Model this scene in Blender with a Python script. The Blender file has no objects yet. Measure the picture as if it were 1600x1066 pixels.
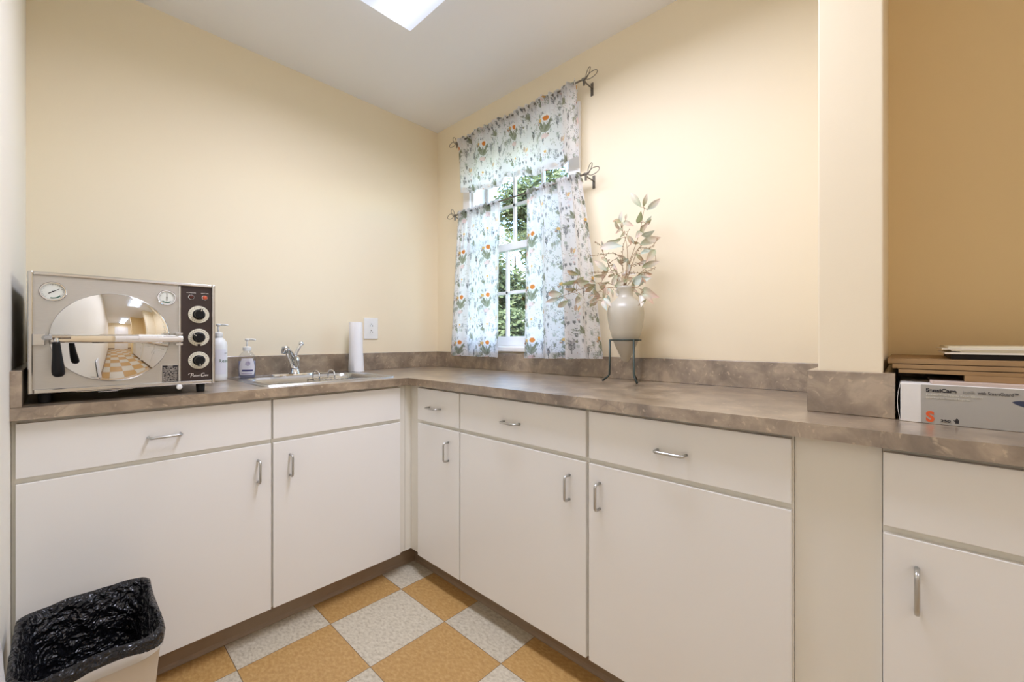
import bpy, bmesh, math, random
import numpy as np
from mathutils import Vector, Matrix, noise

PI = math.pi
scene = bpy.context.scene
COL = scene.collection
rnd = random.Random(7)

# ------------------------------------------------------------------ materials
def srgb(r, g, b):
    def f(c):
        c /= 255.0
        return c / 12.92 if c <= 0.04045 else ((c + 0.055) / 1.055) ** 2.4
    return (f(r), f(g), f(b), 1.0)

def new_mat(name):
    m = bpy.data.materials.new(name)
    m.use_nodes = True
    nt = m.node_tree
    nt.nodes.clear()
    out = nt.nodes.new('ShaderNodeOutputMaterial')
    return m, nt, out

def N(nt, typ, **kw):
    n = nt.nodes.new(typ)
    for k, v in kw.items():
        if k == 'inp':
            for kk, vv in v.items():
                n.inputs[kk].default_value = vv
        else:
            setattr(n, k, v)
    return n

def pbr(name, col, rough=0.5, metal=0.0, noise_scale=0, noise_amt=0.0, bump=0.0, bump_scale=200, spec=0.5, stretch=None, coat=0.0, emit=None):
    m, nt, out = new_mat(name)
    p = N(nt, 'ShaderNodeBsdfPrincipled')
    p.inputs['Base Color'].default_value = col
    p.inputs['Roughness'].default_value = rough
    p.inputs['Metallic'].default_value = metal
    p.inputs['Specular IOR Level'].default_value = spec
    p.inputs['Coat Weight'].default_value = coat
    nt.links.new(p.outputs[0], out.inputs[0])
    tc = N(nt, 'ShaderNodeTexCoord')
    vec = tc.outputs['Object']
    if stretch:
        mp = N(nt, 'ShaderNodeMapping')
        mp.inputs['Scale'].default_value = stretch
        nt.links.new(vec, mp.inputs[0]); vec = mp.outputs[0]
    if noise_amt:
        nz = N(nt, 'ShaderNodeTexNoise', inp={'Scale': noise_scale, 'Detail': 5.0})
        nt.links.new(vec, nz.inputs['Vector'])
        mx = N(nt, 'ShaderNodeMix', data_type='RGBA')
        k = 1 - noise_amt
        mx.inputs[6].default_value = (col[0] * k, col[1] * k, col[2] * k, 1)
        mx.inputs[7].default_value = tuple(min(1, c * (1 + noise_amt)) for c in col[:3]) + (1,)
        nt.links.new(nz.outputs[0], mx.inputs[0])
        nt.links.new(mx.outputs[2], p.inputs['Base Color'])
    if bump:
        nb = N(nt, 'ShaderNodeTexNoise', inp={'Scale': bump_scale, 'Detail': 4.0})
        nt.links.new(vec, nb.inputs['Vector'])
        bp = N(nt, 'ShaderNodeBump', inp={'Strength': bump, 'Distance': 0.002})
        nt.links.new(nb.outputs[0], bp.inputs['Height'])
        nt.links.new(bp.outputs[0], p.inputs['Normal'])
    if emit:
        p.inputs['Emission Color'].default_value = emit[0]
        p.inputs['Emission Strength'].default_value = emit[1]
    return m

M = {}
M['wall'] = pbr('wall_paint', (0.87, 0.775, 0.585, 1), 0.6, noise_scale=3, noise_amt=0.012, bump=0.06, bump_scale=260)
M['recess'] = pbr('recess_shade_ochre', (0.86, 0.68, 0.38, 1), 0.6, bump=0.06, bump_scale=260)  # wall colour deepened to carry the recess's warm shade
M['wall_side'] = pbr('wall_paint_pale', (0.86, 0.83, 0.74, 1), 0.6, bump=0.06, bump_scale=260)
M['ceil'] = pbr('ceiling_paint', (0.88, 0.89, 0.92, 1), 0.8, bump=0.05, bump_scale=200)
M['lam'] = pbr('white_laminate', (0.845, 0.84, 0.815, 1), 0.32, bump=0.03, bump_scale=600)
M['frame'] = pbr('frame_laminate', (0.80, 0.78, 0.71, 1), 0.4)
M['white'] = pbr('white_gloss_paint', (0.86, 0.87, 0.88, 1), 0.35)
M['vinyl'] = pbr('brown_vinyl_base', (0.29, 0.21, 0.14, 1), 0.5, noise_scale=30, noise_amt=0.1)
M['handle'] = pbr('brushed_nickel', (0.55, 0.55, 0.53, 1), 0.32, 1.0)
M['chrome'] = pbr('chrome', (0.80, 0.80, 0.80, 1), 0.05, 1.0)
M['dome'] = pbr('polished_steel', (0.83, 0.82, 0.80, 1), 0.02, 1.0)
M['steel'] = pbr('brushed_steel', (0.56, 0.555, 0.53, 1), 0.34, 1.0, noise_scale=60, noise_amt=0.06, stretch=(1, 1, 12), bump=0.05, bump_scale=120)
M['steel_trim'] = pbr('satin_steel_trim', (0.62, 0.61, 0.585, 1), 0.2, 1.0)
M['sinksteel'] = pbr('sink_steel', (0.50, 0.50, 0.49, 1), 0.26, 1.0)
M['panel'] = pbr('dark_brown_panel', (0.035, 0.020, 0.017, 1), 0.35)
M['black'] = pbr('black_plastic', (0.006, 0.006, 0.007, 1), 0.3, spec=0.25)
M['rubber'] = pbr('black_rubber', (0.01, 0.01, 0.01, 1), 0.7)
M['cream'] = pbr('cream_dial', (0.74, 0.71, 0.58, 1), 0.4)
M['tick'] = pbr('dark_marking', (0.03, 0.03, 0.03, 1), 0.5)
M['face'] = pbr('gauge_face', (0.74, 0.77, 0.72, 1), 0.3)
M['green'] = pbr('green_marking', (0.02, 0.12, 0.08, 1), 0.4)
M['red'] = pbr('red_lens', (0.55, 0.10, 0.045, 1), 0.2)
M['darkred'] = pbr('dark_lens', (0.06, 0.012, 0.01, 1), 0.15)
M['script'] = pbr('silver_script', (0.80, 0.77, 0.72, 1), 0.35)
M['plastic'] = pbr('white_plastic', (0.84, 0.85, 0.84, 1), 0.3)
M['paper'] = pbr('paper_towel', (0.88, 0.88, 0.89, 1), 0.9, bump=0.25, bump_scale=350)
M['slot'] = pbr('dark_slot', (0.10, 0.09, 0.08, 1), 0.6)
M['pewter'] = pbr('pewter', (0.20, 0.18, 0.15, 1), 0.35, 1.0)
M['iron'] = pbr('dark_green_iron', (0.045, 0.06, 0.052, 1), 0.45, 0.5)
M['stem'] = pbr('brown_stem', (0.36, 0.24, 0.13, 1), 0.7)
M['berry'] = pbr('olive_berry', (0.30, 0.23, 0.12, 1), 0.6)
M['bin'] = pbr('beige_plastic', (0.56, 0.48, 0.37, 1), 0.4)
M['binrim'] = pbr('pale_plastic', (0.60, 0.58, 0.54, 1), 0.25)
def crumpled():
    m, nt, out = new_mat('black_bag_plastic')
    p = N(nt, 'ShaderNodeBsdfPrincipled'); p.inputs['Base Color'].default_value = (0.010, 0.010, 0.012, 1); p.inputs['Roughness'].default_value = 0.22
    nt.links.new(p.outputs[0], out.inputs[0])
    tc = N(nt, 'ShaderNodeTexCoord'); nz = N(nt, 'ShaderNodeTexNoise', inp={'Scale': 22.0, 'Detail': 3.0}); nt.links.new(tc.outputs['Object'], nz.inputs['Vector'])
    ad = N(nt, 'ShaderNodeVectorMath', operation='MULTIPLY_ADD'); ad.inputs[1].default_value = (0.05, 0.05, 0.05)
    nt.links.new(nz.outputs['Color'], ad.inputs[0]); nt.links.new(tc.outputs['Object'], ad.inputs[2])
    vo = N(nt, 'ShaderNodeTexVoronoi', inp={'Scale': 42.0}); nt.links.new(ad.outputs[0], vo.inputs['Vector'])
    v2 = N(nt, 'ShaderNodeTexVoronoi', inp={'Scale': 95.0}); nt.links.new(ad.outputs[0], v2.inputs['Vector'])
    sm = N(nt, 'ShaderNodeMath', operation='MULTIPLY_ADD', inp={1: 0.45}); nt.links.new(v2.outputs['Distance'], sm.inputs[0]); nt.links.new(vo.outputs['Distance'], sm.inputs[2])
    bp = N(nt, 'ShaderNodeBump', inp={'Strength': 1.0, 'Distance': 0.012}); nt.links.new(sm.outputs[0], bp.inputs['Height']); nt.links.new(bp.outputs[0], p.inputs['Normal'])
    return m
M['bag'] = crumpled()
M['whitebag'] = pbr('white_bag_plastic', (0.80, 0.81, 0.83, 1), 0.3, bump=0.5, bump_scale=40)
M['carton_w'] = pbr('carton_white', (0.80, 0.79, 0.76, 1), 0.4)
M['carton_g'] = pbr('carton_grey', (0.42, 0.405, 0.365, 1), 0.35)
M['ink'] = pbr('black_ink', (0.015, 0.015, 0.02, 1), 0.5)
M['ink_g'] = pbr('grey_ink', (0.10, 0.10, 0.10, 1), 0.5)
M['ink_l'] = pbr('pale_grey_ink', (0.30, 0.30, 0.28, 1), 0.5)
M['ink_w'] = pbr('white_ink', (0.70, 0.69, 0.60, 1), 0.5)
M['ink_o'] = pbr('orange_ink', (0.74, 0.12, 0.03, 1), 0.4)
M['ink_b'] = pbr('navy_ink', (0.035, 0.045, 0.09, 1), 0.4)
M['board'] = pbr('tan_board', (0.33, 0.205, 0.09, 1), 0.7, noise_scale=25, noise_amt=0.12, stretch=(1, 1, 8))
M['boardedge'] = pbr('brown_board', (0.33, 0.20, 0.08, 1), 0.7, noise_scale=40, noise_amt=0.2)
M['sheet'] = pbr('cream_paper', (0.72, 0.66, 0.50, 1), 0.7, noise_scale=300, noise_amt=0.15, stretch=(0.02, 0.02, 3))
M['sheet_w'] = pbr('white_paper', (0.80, 0.76, 0.66, 1), 0.7)
M['sheet_p'] = pbr('pink_paper', (0.56, 0.46, 0.40, 1), 0.6, noise_scale=20, noise_amt=0.3)
M['folder'] = pbr('black_folder', (0.02, 0.016, 0.015, 1), 0.6)
M['label'] = pbr('bottle_label', (0.80, 0.79, 0.84, 1), 0.4)
M['labelblue'] = pbr('label_navy', (0.03, 0.03, 0.16, 1), 0.4)
M['labelgreen'] = pbr('label_green', (0.10, 0.20, 0.12, 1), 0.5)
M['lilac'] = pbr('label_lilac', (0.42, 0.36, 0.55, 1), 0.5)
M['screen'] = pbr('window_rail_white', (0.84, 0.85, 0.87, 1), 0.4)
M['bark'] = pbr('bark', (0.10, 0.075, 0.05, 1), 0.9, noise_scale=20, noise_amt=0.3)
M['grass'] = pbr('lawn', (0.10, 0.14, 0.045, 1), 0.9, noise_scale=6, noise_amt=0.4)
M['siding'] = pbr('outer_siding', (0.55, 0.53, 0.48, 1), 0.7)

def leaf_mat(name, c1, c2):
    m, nt, out = new_mat(name)
    oi = N(nt, 'ShaderNodeNewGeometry')
    ramp = N(nt, 'ShaderNodeMix', data_type='RGBA')
    ramp.inputs[6].default_value = c1; ramp.inputs[7].default_value = c2
    nt.links.new(oi.outputs['Random Per Island'], ramp.inputs[0])
    d = N(nt, 'ShaderNodeBsdfDiffuse'); t = N(nt, 'ShaderNodeBsdfTranslucent')
    nt.links.new(ramp.outputs[2], d.inputs[0]); nt.links.new(ramp.outputs[2], t.inputs[0])
    mx = N(nt, 'ShaderNodeMixShader', inp={0: 0.35})
    nt.links.new(d.outputs[0], mx.inputs[1]); nt.links.new(t.outputs[0], mx.inputs[2])
    nt.links.new(mx.outputs[0], out.inputs[0])
    return m
M['treeleaf'] = leaf_mat('tree_leaf', srgb(70, 80, 52), srgb(128, 134, 96))
M['treeleaf2'] = leaf_mat('tree_leaf_pale', srgb(84, 96, 66), srgb(150, 150, 104))

def emission_lamp():
    m, nt, out = new_mat('lit_diffuser')
    tc = N(nt, 'ShaderNodeTexCoord')
    sp = N(nt, 'ShaderNodeSeparateXYZ'); nt.links.new(tc.outputs['Generated'], sp.inputs[0])
    # brighter along the two tubes
    w = N(nt, 'ShaderNodeMath', operation='MULTIPLY', inp={1: 2 * PI * 2.0}); nt.links.new(sp.outputs[0], w.inputs[0])
    c = N(nt, 'ShaderNodeMath', operation='COSINE'); nt.links.new(w.outputs[0], c.inputs[0])
    a = N(nt, 'ShaderNodeMath', operation='MULTIPLY_ADD', inp={1: -0.22, 2: 0.78}); nt.links.new(c.outputs[0], a.inputs[0])
    s = N(nt, 'ShaderNodeMath', operation='MULTIPLY', inp={1: LAMP}); nt.links.new(a.outputs[0], s.inputs[0])
    e = N(nt, 'ShaderNodeEmission', inp={'Color': (0.94, 0.98, 1.1, 1)})
    nt.links.new(s.outputs[0], e.inputs['Strength'])
    nt.links.new(e.outputs[0], out.inputs[0])
    return m
LAMP = 1.5
M['lamp'] = emission_lamp()

def glass_mat(name, tint, refl=0.06):
    m, nt, out = new_mat(name)
    t = N(nt, 'ShaderNodeBsdfTransparent'); t.inputs[0].default_value = tint
    g = N(nt, 'ShaderNodeBsdfGlossy', inp={'Roughness': 0.02})
    lw = N(nt, 'ShaderNodeLayerWeight', inp={'Blend': 0.5})
    pw = N(nt, 'ShaderNodeMath', operation='POWER', inp={1: 5.0}); nt.links.new(lw.outputs['Facing'], pw.inputs[0])
    fr = N(nt, 'ShaderNodeMath', operation='MULTIPLY_ADD', inp={1: 0.9, 2: 0.03}); nt.links.new(pw.outputs[0], fr.inputs[0])
    mx = N(nt, 'ShaderNodeMixShader')
    nt.links.new(fr.outputs[0], mx.inputs[0])
    nt.links.new(t.outputs[0], mx.inputs[1]); nt.links.new(g.outputs[0], mx.inputs[2])
    nt.links.new(mx.outputs[0], out.inputs[0])
    return m
M['glass'] = glass_mat('window_glass', (0.93, 0.95, 0.94, 1))
M['clearplastic'] = glass_mat('clear_plastic', (0.90, 0.91, 0.93, 1))
def milky(name, col, k):
    m, nt, out = new_mat(name)
    t = N(nt, 'ShaderNodeBsdfTransparent'); t.inputs[0].default_value = (0.90, 0.91, 0.98, 1)
    d = N(nt, 'ShaderNodeBsdfTranslucent'); d.inputs[0].default_value = col
    e = N(nt, 'ShaderNodeBsdfDiffuse'); e.inputs[0].default_value = col
    a = N(nt, 'ShaderNodeMixShader', inp={0: 0.5}); b = N(nt, 'ShaderNodeMixShader', inp={0: k})
    nt.links.new(d.outputs[0], a.inputs[1]); nt.links.new(e.outputs[0], a.inputs[2])
    nt.links.new(t.outputs[0], b.inputs[1]); nt.links.new(a.outputs[0], b.inputs[2]); nt.links.new(b.outputs[0], out.inputs[0])
    return m
M['liquid'] = milky('lavender_soap', (0.60, 0.63, 0.86, 1), 0.62)
M['gaugeglass'] = glass_mat('gauge_glass', (0.97, 0.98, 0.97, 1))

def frosted():
    m, nt, out = new_mat('frosted_glass')
    d = N(nt, 'ShaderNodeBsdfDiffuse'); d.inputs[0].default_value = (0.84, 0.82, 0.75, 1)
    t = N(nt, 'ShaderNodeBsdfTranslucent'); t.inputs[0].default_value = (0.90, 0.88, 0.80, 1)
    tr = N(nt, 'ShaderNodeBsdfTransparent'); tr.inputs[0].default_value = (0.9, 0.88, 0.82, 1)
    g = N(nt, 'ShaderNodeBsdfGlossy', inp={'Roughness': 0.35})
    a = N(nt, 'ShaderNodeMixShader', inp={0: 0.45}); b = N(nt, 'ShaderNodeMixShader', inp={0: 0.34}); c = N(nt, 'ShaderNodeMixShader', inp={0: 0.06})
    nt.links.new(d.outputs[0], a.inputs[1]); nt.links.new(t.outputs[0], a.inputs[2])
    nt.links.new(a.outputs[0], b.inputs[1]); nt.links.new(tr.outputs[0], b.inputs[2])
    nt.links.new(b.outputs[0], c.inputs[1]); nt.links.new(g.outputs[0], c.inputs[2])
    nt.links.new(c.outputs[0], out.inputs[0])
    return m
M['frost'] = frosted()

def attr_cloth(name, trans, attr='Col', rough=True):
    m, nt, out = new_mat(name)
    at = N(nt, 'ShaderNodeAttribute', attribute_name=attr)
    d = N(nt, 'ShaderNodeBsdfDiffuse'); t = N(nt, 'ShaderNodeBsdfTranslucent')
    nt.links.new(at.outputs['Color'], d.inputs[0]); nt.links.new(at.outputs['Color'], t.inputs[0])
    mx = N(nt, 'ShaderNodeMixShader', inp={0: trans})
    nt.links.new(d.outputs[0], mx.inputs[1]); nt.links.new(t.outputs[0], mx.inputs[2])
    nt.links.new(mx.outputs[0], out.inputs[0])
    return m
M['cloth'] = attr_cloth('printed_cotton', 0.62)
M['leaf'] = attr_cloth('pastel_silk_leaf', 0.25)

def stone(name, c_dark, c_mid, c_light, rough, spec=0.5, coat=0.0):
    m, nt, out = new_mat(name)
    p = N(nt, 'ShaderNodeBsdfPrincipled'); p.inputs['Roughness'].default_value = rough
    p.inputs['Specular IOR Level'].default_value = spec
    p.inputs['Coat Weight'].default_value = coat; p.inputs['Coat Roughness'].default_value = 0.28; p.inputs['Coat IOR'].default_value = 1.9
    nt.links.new(p.outputs[0], out.inputs[0])
    tc = N(nt, 'ShaderNodeTexCoord')
    warp = N(nt, 'ShaderNodeTexNoise', inp={'Scale': 5.0, 'Detail': 4.0})
    nt.links.new(tc.outputs['Object'], warp.inputs['Vector'])
    ad = N(nt, 'ShaderNodeVectorMath', operation='MULTIPLY_ADD')
    ad.inputs[1].default_value = (0.16, 0.16, 0.16)
    nt.links.new(warp.outputs['Color'], ad.inputs[0]); nt.links.new(tc.outputs['Object'], ad.inputs[2])
    n1 = N(nt, 'ShaderNodeTexNoise', inp={'Scale': 11.0, 'Detail': 8.0, 'Roughness': 0.62})
    nt.links.new(ad.outputs[0], n1.inputs['Vector'])
    cr = N(nt, 'ShaderNodeValToRGB')
    cr.color_ramp.elements[0].position = 0.34; cr.color_ramp.elements[0].color = c_dark
    cr.color_ramp.elements[1].position = 0.66; cr.color_ramp.elements[1].color = c_light
    e = cr.color_ramp.elements.new(0.5); e.color = c_mid
    nt.links.new(n1.outputs[0], cr.inputs[0])
    # fine dark veins
    vo = N(nt, 'ShaderNodeTexVoronoi', feature='DISTANCE_TO_EDGE', inp={'Scale': 9.0})
    nt.links.new(ad.outputs[0], vo.inputs['Vector'])
    vr = N(nt, 'ShaderNodeMapRange', inp={'From Min': 0.0, 'From Max': 0.03, 'To Min': 0.35, 'To Max': 0.0})
    nt.links.new(vo.outputs['Distance'], vr.inputs['Value'])
    nm = N(nt, 'ShaderNodeTexNoise', inp={'Scale': 6.0}); nt.links.new(tc.outputs['Object'], nm.inputs['Vector'])
    mm = N(nt, 'ShaderNodeMapRange', inp={'From Min': 0.5, 'From Max': 0.62}); nt.links.new(nm.outputs[0], mm.inputs['Value'])
    mu = N(nt, 'ShaderNodeMath', operation='MULTIPLY'); nt.links.new(vr.outputs[0], mu.inputs[0]); nt.links.new(mm.outputs[0], mu.inputs[1])
    mx = N(nt, 'ShaderNodeMix', data_type='RGBA'); mx.inputs[7].default_value = tuple(c * 0.35 for c in c_dark[:3]) + (1,)
    nt.links.new(mu.outputs[0], mx.inputs[0]); nt.links.new(cr.outputs[0], mx.inputs[6])
    # small pale flecks
    n2 = N(nt, 'ShaderNodeTexNoise', inp={'Scale': 70.0, 'Detail': 3.0}); nt.links.new(ad.outputs[0], n2.inputs['Vector'])
    fr = N(nt, 'ShaderNodeMapRange', inp={'From Min': 0.62, 'From Max': 0.72, 'To Min': 0.0, 'To Max': 0.55}); nt.links.new(n2.outputs[0], fr.inputs['Value'])
    mx2 = N(nt, 'ShaderNodeMix', data_type='RGBA'); mx2.inputs[7].default_value = tuple(min(1, c * 1.5) for c in c_light[:3]) + (1,)
    nt.links.new(fr.outputs[0], mx2.inputs[0]); nt.links.new(mx.outputs[2], mx2.inputs[6])
    nt.links.new(mx2.outputs[2], p.inputs['Base Color'])
    return m
M['stone'] = stone('brown_stone_laminate', (0.135, 0.093, 0.058, 1), (0.265, 0.195, 0.128, 1), (0.43, 0.335, 0.23, 1), 0.33, 0.8, 1.0)

def floor_mat():
    T = 0.3048
    m, nt, out = new_mat('checkered_vinyl_tile')
    p = N(nt, 'ShaderNodeBsdfPrincipled'); p.inputs['Roughness'].default_value = 0.38
    nt.links.new(p.outputs[0], out.inputs[0])
    tc = N(nt, 'ShaderNodeTexCoord'); sp = N(nt, 'ShaderNodeSeparateXYZ'); nt.links.new(tc.outputs['Object'], sp.inputs[0])
    def math_(op, a, b=None, c=None):
        n = N(nt, 'ShaderNodeMath', operation=op)
        for i, v in enumerate((a, b, c)):
            if v is None: continue
            if isinstance(v, (int, float)): n.inputs[i].default_value = v
            else: nt.links.new(v, n.inputs[i])
        return n.outputs[0]
    u = math_('DIVIDE', math_('ADD', sp.outputs[0], 0.7192), T)
    v = math_('DIVIDE', math_('ADD', sp.outputs[1], 0.7079), T)
    fu, fv = math_('FLOOR', u), math_('FLOOR', v)
    par = math_('PINGPONG', math_('ADD', fu, fv), 1.0)       # even -> 0 (grey white), odd -> 1 (ochre)
    du = math_('PINGPONG', u, 0.5); dv = math_('PINGPONG', v, 0.5)
    seam = math_('LESS_THAN', math_('MINIMUM', du, dv), 0.0035)
    # per tile streaks
    wn = N(nt, 'ShaderNodeTexWhiteNoise', noise_dimensions='2D')
    cb = N(nt, 'ShaderNodeCombineXYZ'); nt.links.new(fu, cb.inputs[0]); nt.links.new(fv, cb.inputs[1]); nt.links.new(cb.outputs[0], wn.inputs['Vector'])
    n1 = N(nt, 'ShaderNodeTexNoise', inp={'Scale': 110.0, 'Detail': 4.0, 'Roughness': 0.6})
    mp = N(nt, 'ShaderNodeMapping'); mp.inputs['Scale'].default_value = (1.0, 0.55, 1.0); mp.inputs['Rotation'].default_value = (0, 0, 0.5)
    nt.links.new(tc.outputs['Object'], mp.inputs[0])
    nt.links.new(mp.outputs[0], n1.inputs['Vector'])
    def ramp(c0, c1, c2):
        r = N(nt, 'ShaderNodeValToRGB')
        r.color_ramp.elements[0].position = 0.34; r.color_ramp.elements[0].color = c0
        r.color_ramp.elements[1].position = 0.66; r.color_ramp.elements[1].color = c2
        e = r.color_ramp.elements.new(0.5); e.color = c1
        nt.links.new(n1.outputs[0], r.inputs[0]); return r.outputs[0]
    white = ramp((0.42, 0.37, 0.28, 1), (0.55, 0.495, 0.385, 1), (0.62, 0.57, 0.46, 1))
    ochre = ramp((0.40, 0.225, 0.075, 1), (0.46, 0.275, 0.095, 1), (0.53, 0.335, 0.135, 1))
    mx = N(nt, 'ShaderNodeMix', data_type='RGBA')
    nt.links.new(par, mx.inputs[0]); nt.links.new(white, mx.inputs[6]); nt.links.new(ochre, mx.inputs[7])
    tv = math_('MULTIPLY_ADD', wn.outputs['Value'], 0.10, 0.94)
    mt = N(nt, 'ShaderNodeMix', data_type='RGBA', blend_type='MULTIPLY'); mt.inputs[0].default_value = 1
    nt.links.new(mx.outputs[2], mt.inputs[6]); nt.links.new(tv, mt.inputs[7])
    ms = N(nt, 'ShaderNodeMix', data_type='RGBA'); ms.inputs[7].default_value = (0.16, 0.10, 0.05, 1)
    nt.links.new(seam, ms.inputs[0]); nt.links.new(mt.outputs[2], ms.inputs[6])
    nt.links.new(ms.outputs[2], p.inputs['Base Color'])
    return m
M['floor'] = floor_mat()

# ------------------------------------------------------------------ geometry helpers
class MB:
    def __init__(self): self.bm = bmesh.new()
    def box(self, x0, x1, y0, y1, z0, z1):
        vs = [self.bm.verts.new((x, y, z)) for x in (x0, x1) for y in (y0, y1) for z in (z0, z1)]
        for f in ((0, 1, 3, 2), (4, 6, 7, 5), (0, 4, 5, 1), (2, 3, 7, 6), (0, 2, 6, 4), (1, 5, 7, 3)):
            self.bm.faces.new([vs[i] for i in f])
        return self
    def loops(self, loops, cap0=True, cap1=True, closed=True):
        """skin a list of point loops"""
        rows = [[self.bm.verts.new(p) for p in l] for l in loops]
        n = len(rows[0])
        for a, b in zip(rows, rows[1:]):
            for i in range(n if closed else n - 1):
                j = (i + 1) % n
                self.bm.faces.new((a[i], a[j], b[j], b[i]))
        if cap0: self.bm.faces.new(list(reversed(rows[0])))
        if cap1: self.bm.faces.new(rows[-1])
        return self
    def lathe(self, prof, mat=Matrix.Identity(4), seg=32, cap0=True, cap1=True):
        loops = []
        for r, z in prof:
            loops.append([mat @ Vector((r * math.cos(2 * PI * i / seg), r * math.sin(2 * PI * i / seg), z)) for i in range(seg)])
        return self.loops(loops, cap0, cap1)
    def tube(self, pts, r, seg=8, closed=False, flat=1.0):
        pts = [Vector(p) for p in pts]
        n = len(pts); rs = r if isinstance(r, (list, tuple)) else [r] * n
        loops = []; up = None
        for i, p in enumerate(pts):
            if closed: d = pts[(i + 1) % n] - pts[i - 1]
            else: d = pts[min(i + 1, n - 1)] - pts[max(i - 1, 0)]
            d.normalize()
            if up is None:
                up = Vector((0, 0, 1)) if abs(d.z) < 0.9 else Vector((1, 0, 0))
            a = d.cross(up)
            if a.length < 1e-5: a = d.cross(Vector((0.3, 1, 0.2)))
            a.normalize(); b = a.cross(d).normalized(); up = b
            loops.append([p + a * rs[i] * math.cos(2 * PI * k / seg) + b * rs[i] * flat * math.sin(2 * PI * k / seg) for k in range(seg)])
        if closed:
            loops.append(loops[0])
            rows = [[self.bm.verts.new(q) for q in l] for l in loops[:-1]]
            for i in range(n):
                A, B = rows[i], rows[(i + 1) % n]
                for k in range(seg): self.bm.faces.new((A[k], A[(k + 1) % seg], B[(k + 1) % seg], B[k]))
            return self
        return self.loops(loops)
    def sphere(self, c, r, seg=12, rings=8, sc=(1, 1, 1)):
        prof = [(max(1e-4, r * math.sin(PI * i / rings)), -r * math.cos(PI * i / rings)) for i in range(rings + 1)]
        return self.lathe(prof, Matrix.Translation(c) @ Matrix.Diagonal((sc[0], sc[1], sc[2], 1)), seg)
    def quad(self, *pts):
        self.bm.faces.new([self.bm.verts.new(p) for p in pts]); return self
    def build(self, name, mat, parent=None, bevel=0, smooth=False, loc=None, bseg=2):
        me = bpy.data.meshes.new(name)
        bmesh.ops.recalc_face_normals(self.bm, faces=self.bm.faces[:])
        self.bm.to_mesh(me); self.bm.free()
        return link_mesh(name, me, mat, parent, bevel, smooth, loc, bseg)

def root_loc(o):
    while o.parent: o = o.parent
    return o.location.copy()

def link_mesh(name, me, mat, parent=None, bevel=0, smooth=False, loc=None, bseg=2):
    o = bpy.data.objects.new(name, me)
    COL.objects.link(o)
    if mat is not None: me.materials.append(mat)
    if parent is not None:
        me.transform(Matrix.Translation(-root_loc(parent))); o.parent = parent
    else:
        if loc is None:
            co = np.empty(len(me.vertices) * 3, 'f'); me.vertices.foreach_get('co', co); co = co.reshape(-1, 3)
            lo, hi = co.min(0), co.max(0); loc = ((lo[0] + hi[0]) / 2, (lo[1] + hi[1]) / 2, lo[2])
        me.transform(Matrix.Translation(-Vector([float(v) for v in loc]))); o.location = [float(v) for v in loc]
    if smooth:
        me.polygons.foreach_set('use_smooth', [True] * len(me.polygons))
    if bevel:
        b = o.modifiers.new('bevel', 'BEVEL'); b.width = bevel; b.segments = bseg; b.limit_method = 'ANGLE'
    return o

def tag(o, label, cat, group=None):
    o['label'] = label; o['category'] = cat
    if group: o['group'] = group
    return o
def thing(name, loc, label, cat, group=None):
    o = bpy.data.objects.new(name, None); o.empty_display_size = 0.05
    COL.objects.link(o); o.location = loc
    return tag(o, label, cat, group)
def struct(o):
    o['kind'] = 'structure'; return o
def smooth_angle(o, deg=35):
    me = o.data
    me.polygons.foreach_set('use_smooth', [True] * len(me.polygons))
    me.set_sharp_from_angle(angle=math.radians(deg))
    return o

def rrect(x0, x1, y0, y1, z, r, seg=5):
    pts = []
    for cx, cy, a in ((x1 - r, y1 - r, 0), (x0 + r, y1 - r, 90), (x0 + r, y0 + r, 180), (x1 - r, y0 + r, 270)):
        for k in range(seg + 1):
            t = math.radians(a + 90 * k / seg)
            pts.append((cx + r * math.cos(t), cy + r * math.sin(t), z))
    return pts

def text_mesh(name, s, size, M4, mat, parent, sx=1.0, shear=0.0, depth=0.0003, bold=0.0, align='LEFT', spacing=1.0):
    cu = bpy.data.curves.new('lettering', 'FONT')
    cu.body = s; cu.size = size; cu.extrude = depth; cu.offset = bold; cu.align_x = align; cu.shear = shear; cu.space_character = spacing
    to = bpy.data.objects.new('lettering', cu); COL.objects.link(to)
    bpy.context.view_layer.update()
    dg = bpy.context.evaluated_depsgraph_get()
    me = bpy.data.meshes.new_from_object(to.evaluated_get(dg))
    bpy.data.objects.remove(to); bpy.data.curves.remove(cu)
    me.transform(M4 @ Matrix.Diagonal((sx, 1, 1, 1)))
    me.materials.clear()
    return link_mesh(name, me, mat, parent)

def face_y(x, y, z):      # local frame on a face looking towards -y
    return Matrix(((1, 0, 0, x), (0, 0, -1, y), (0, 1, 0, z), (0, 0, 0, 1)))
def face_x(x, y, z):      # local frame on a face looking towards -x
    return Matrix(((0, 0, -1, x), (-1, 0, 0, y), (0, 1, 0, z), (0, 0, 0, 1)))

def bez(pts, n=24):
    """Catmull-Rom through points"""
    P = [Vector(p) for p in pts]; P = [2 * P[0] - P[1]] + P + [2 * P[-1] - P[-2]]
    out = []
    segs = len(P) - 3
    for s in range(segs):
        a, b, c, d = P[s:s + 4]
        m = max(2, n // segs)
        for k in range(m):
            t = k / m
            out.append(0.5 * ((2 * b) + (c - a) * t + (2 * a - 5 * b + 4 * c - d) * t * t + (3 * b - a - 3 * c + d) * t ** 3))
    out.append(P[-2].copy())
    return out

# ------------------------------------------------------------------ dimensions
W = 1.8086; H = 2.473; REAR = -4.75
CT = 0.905; CTB = 0.8727; CD = 0.637; FF = 0.597; DF = 0.613; KICK = 0.536
SP = 1.003
WY0, WY1, WZ0, WZ1 = -1.092, -0.345, 1.03, 2.175     # window opening
WT = 0.17
PY1, PY2, PX = -2.144, -2.2645, -0.44                 # wing wall

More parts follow.
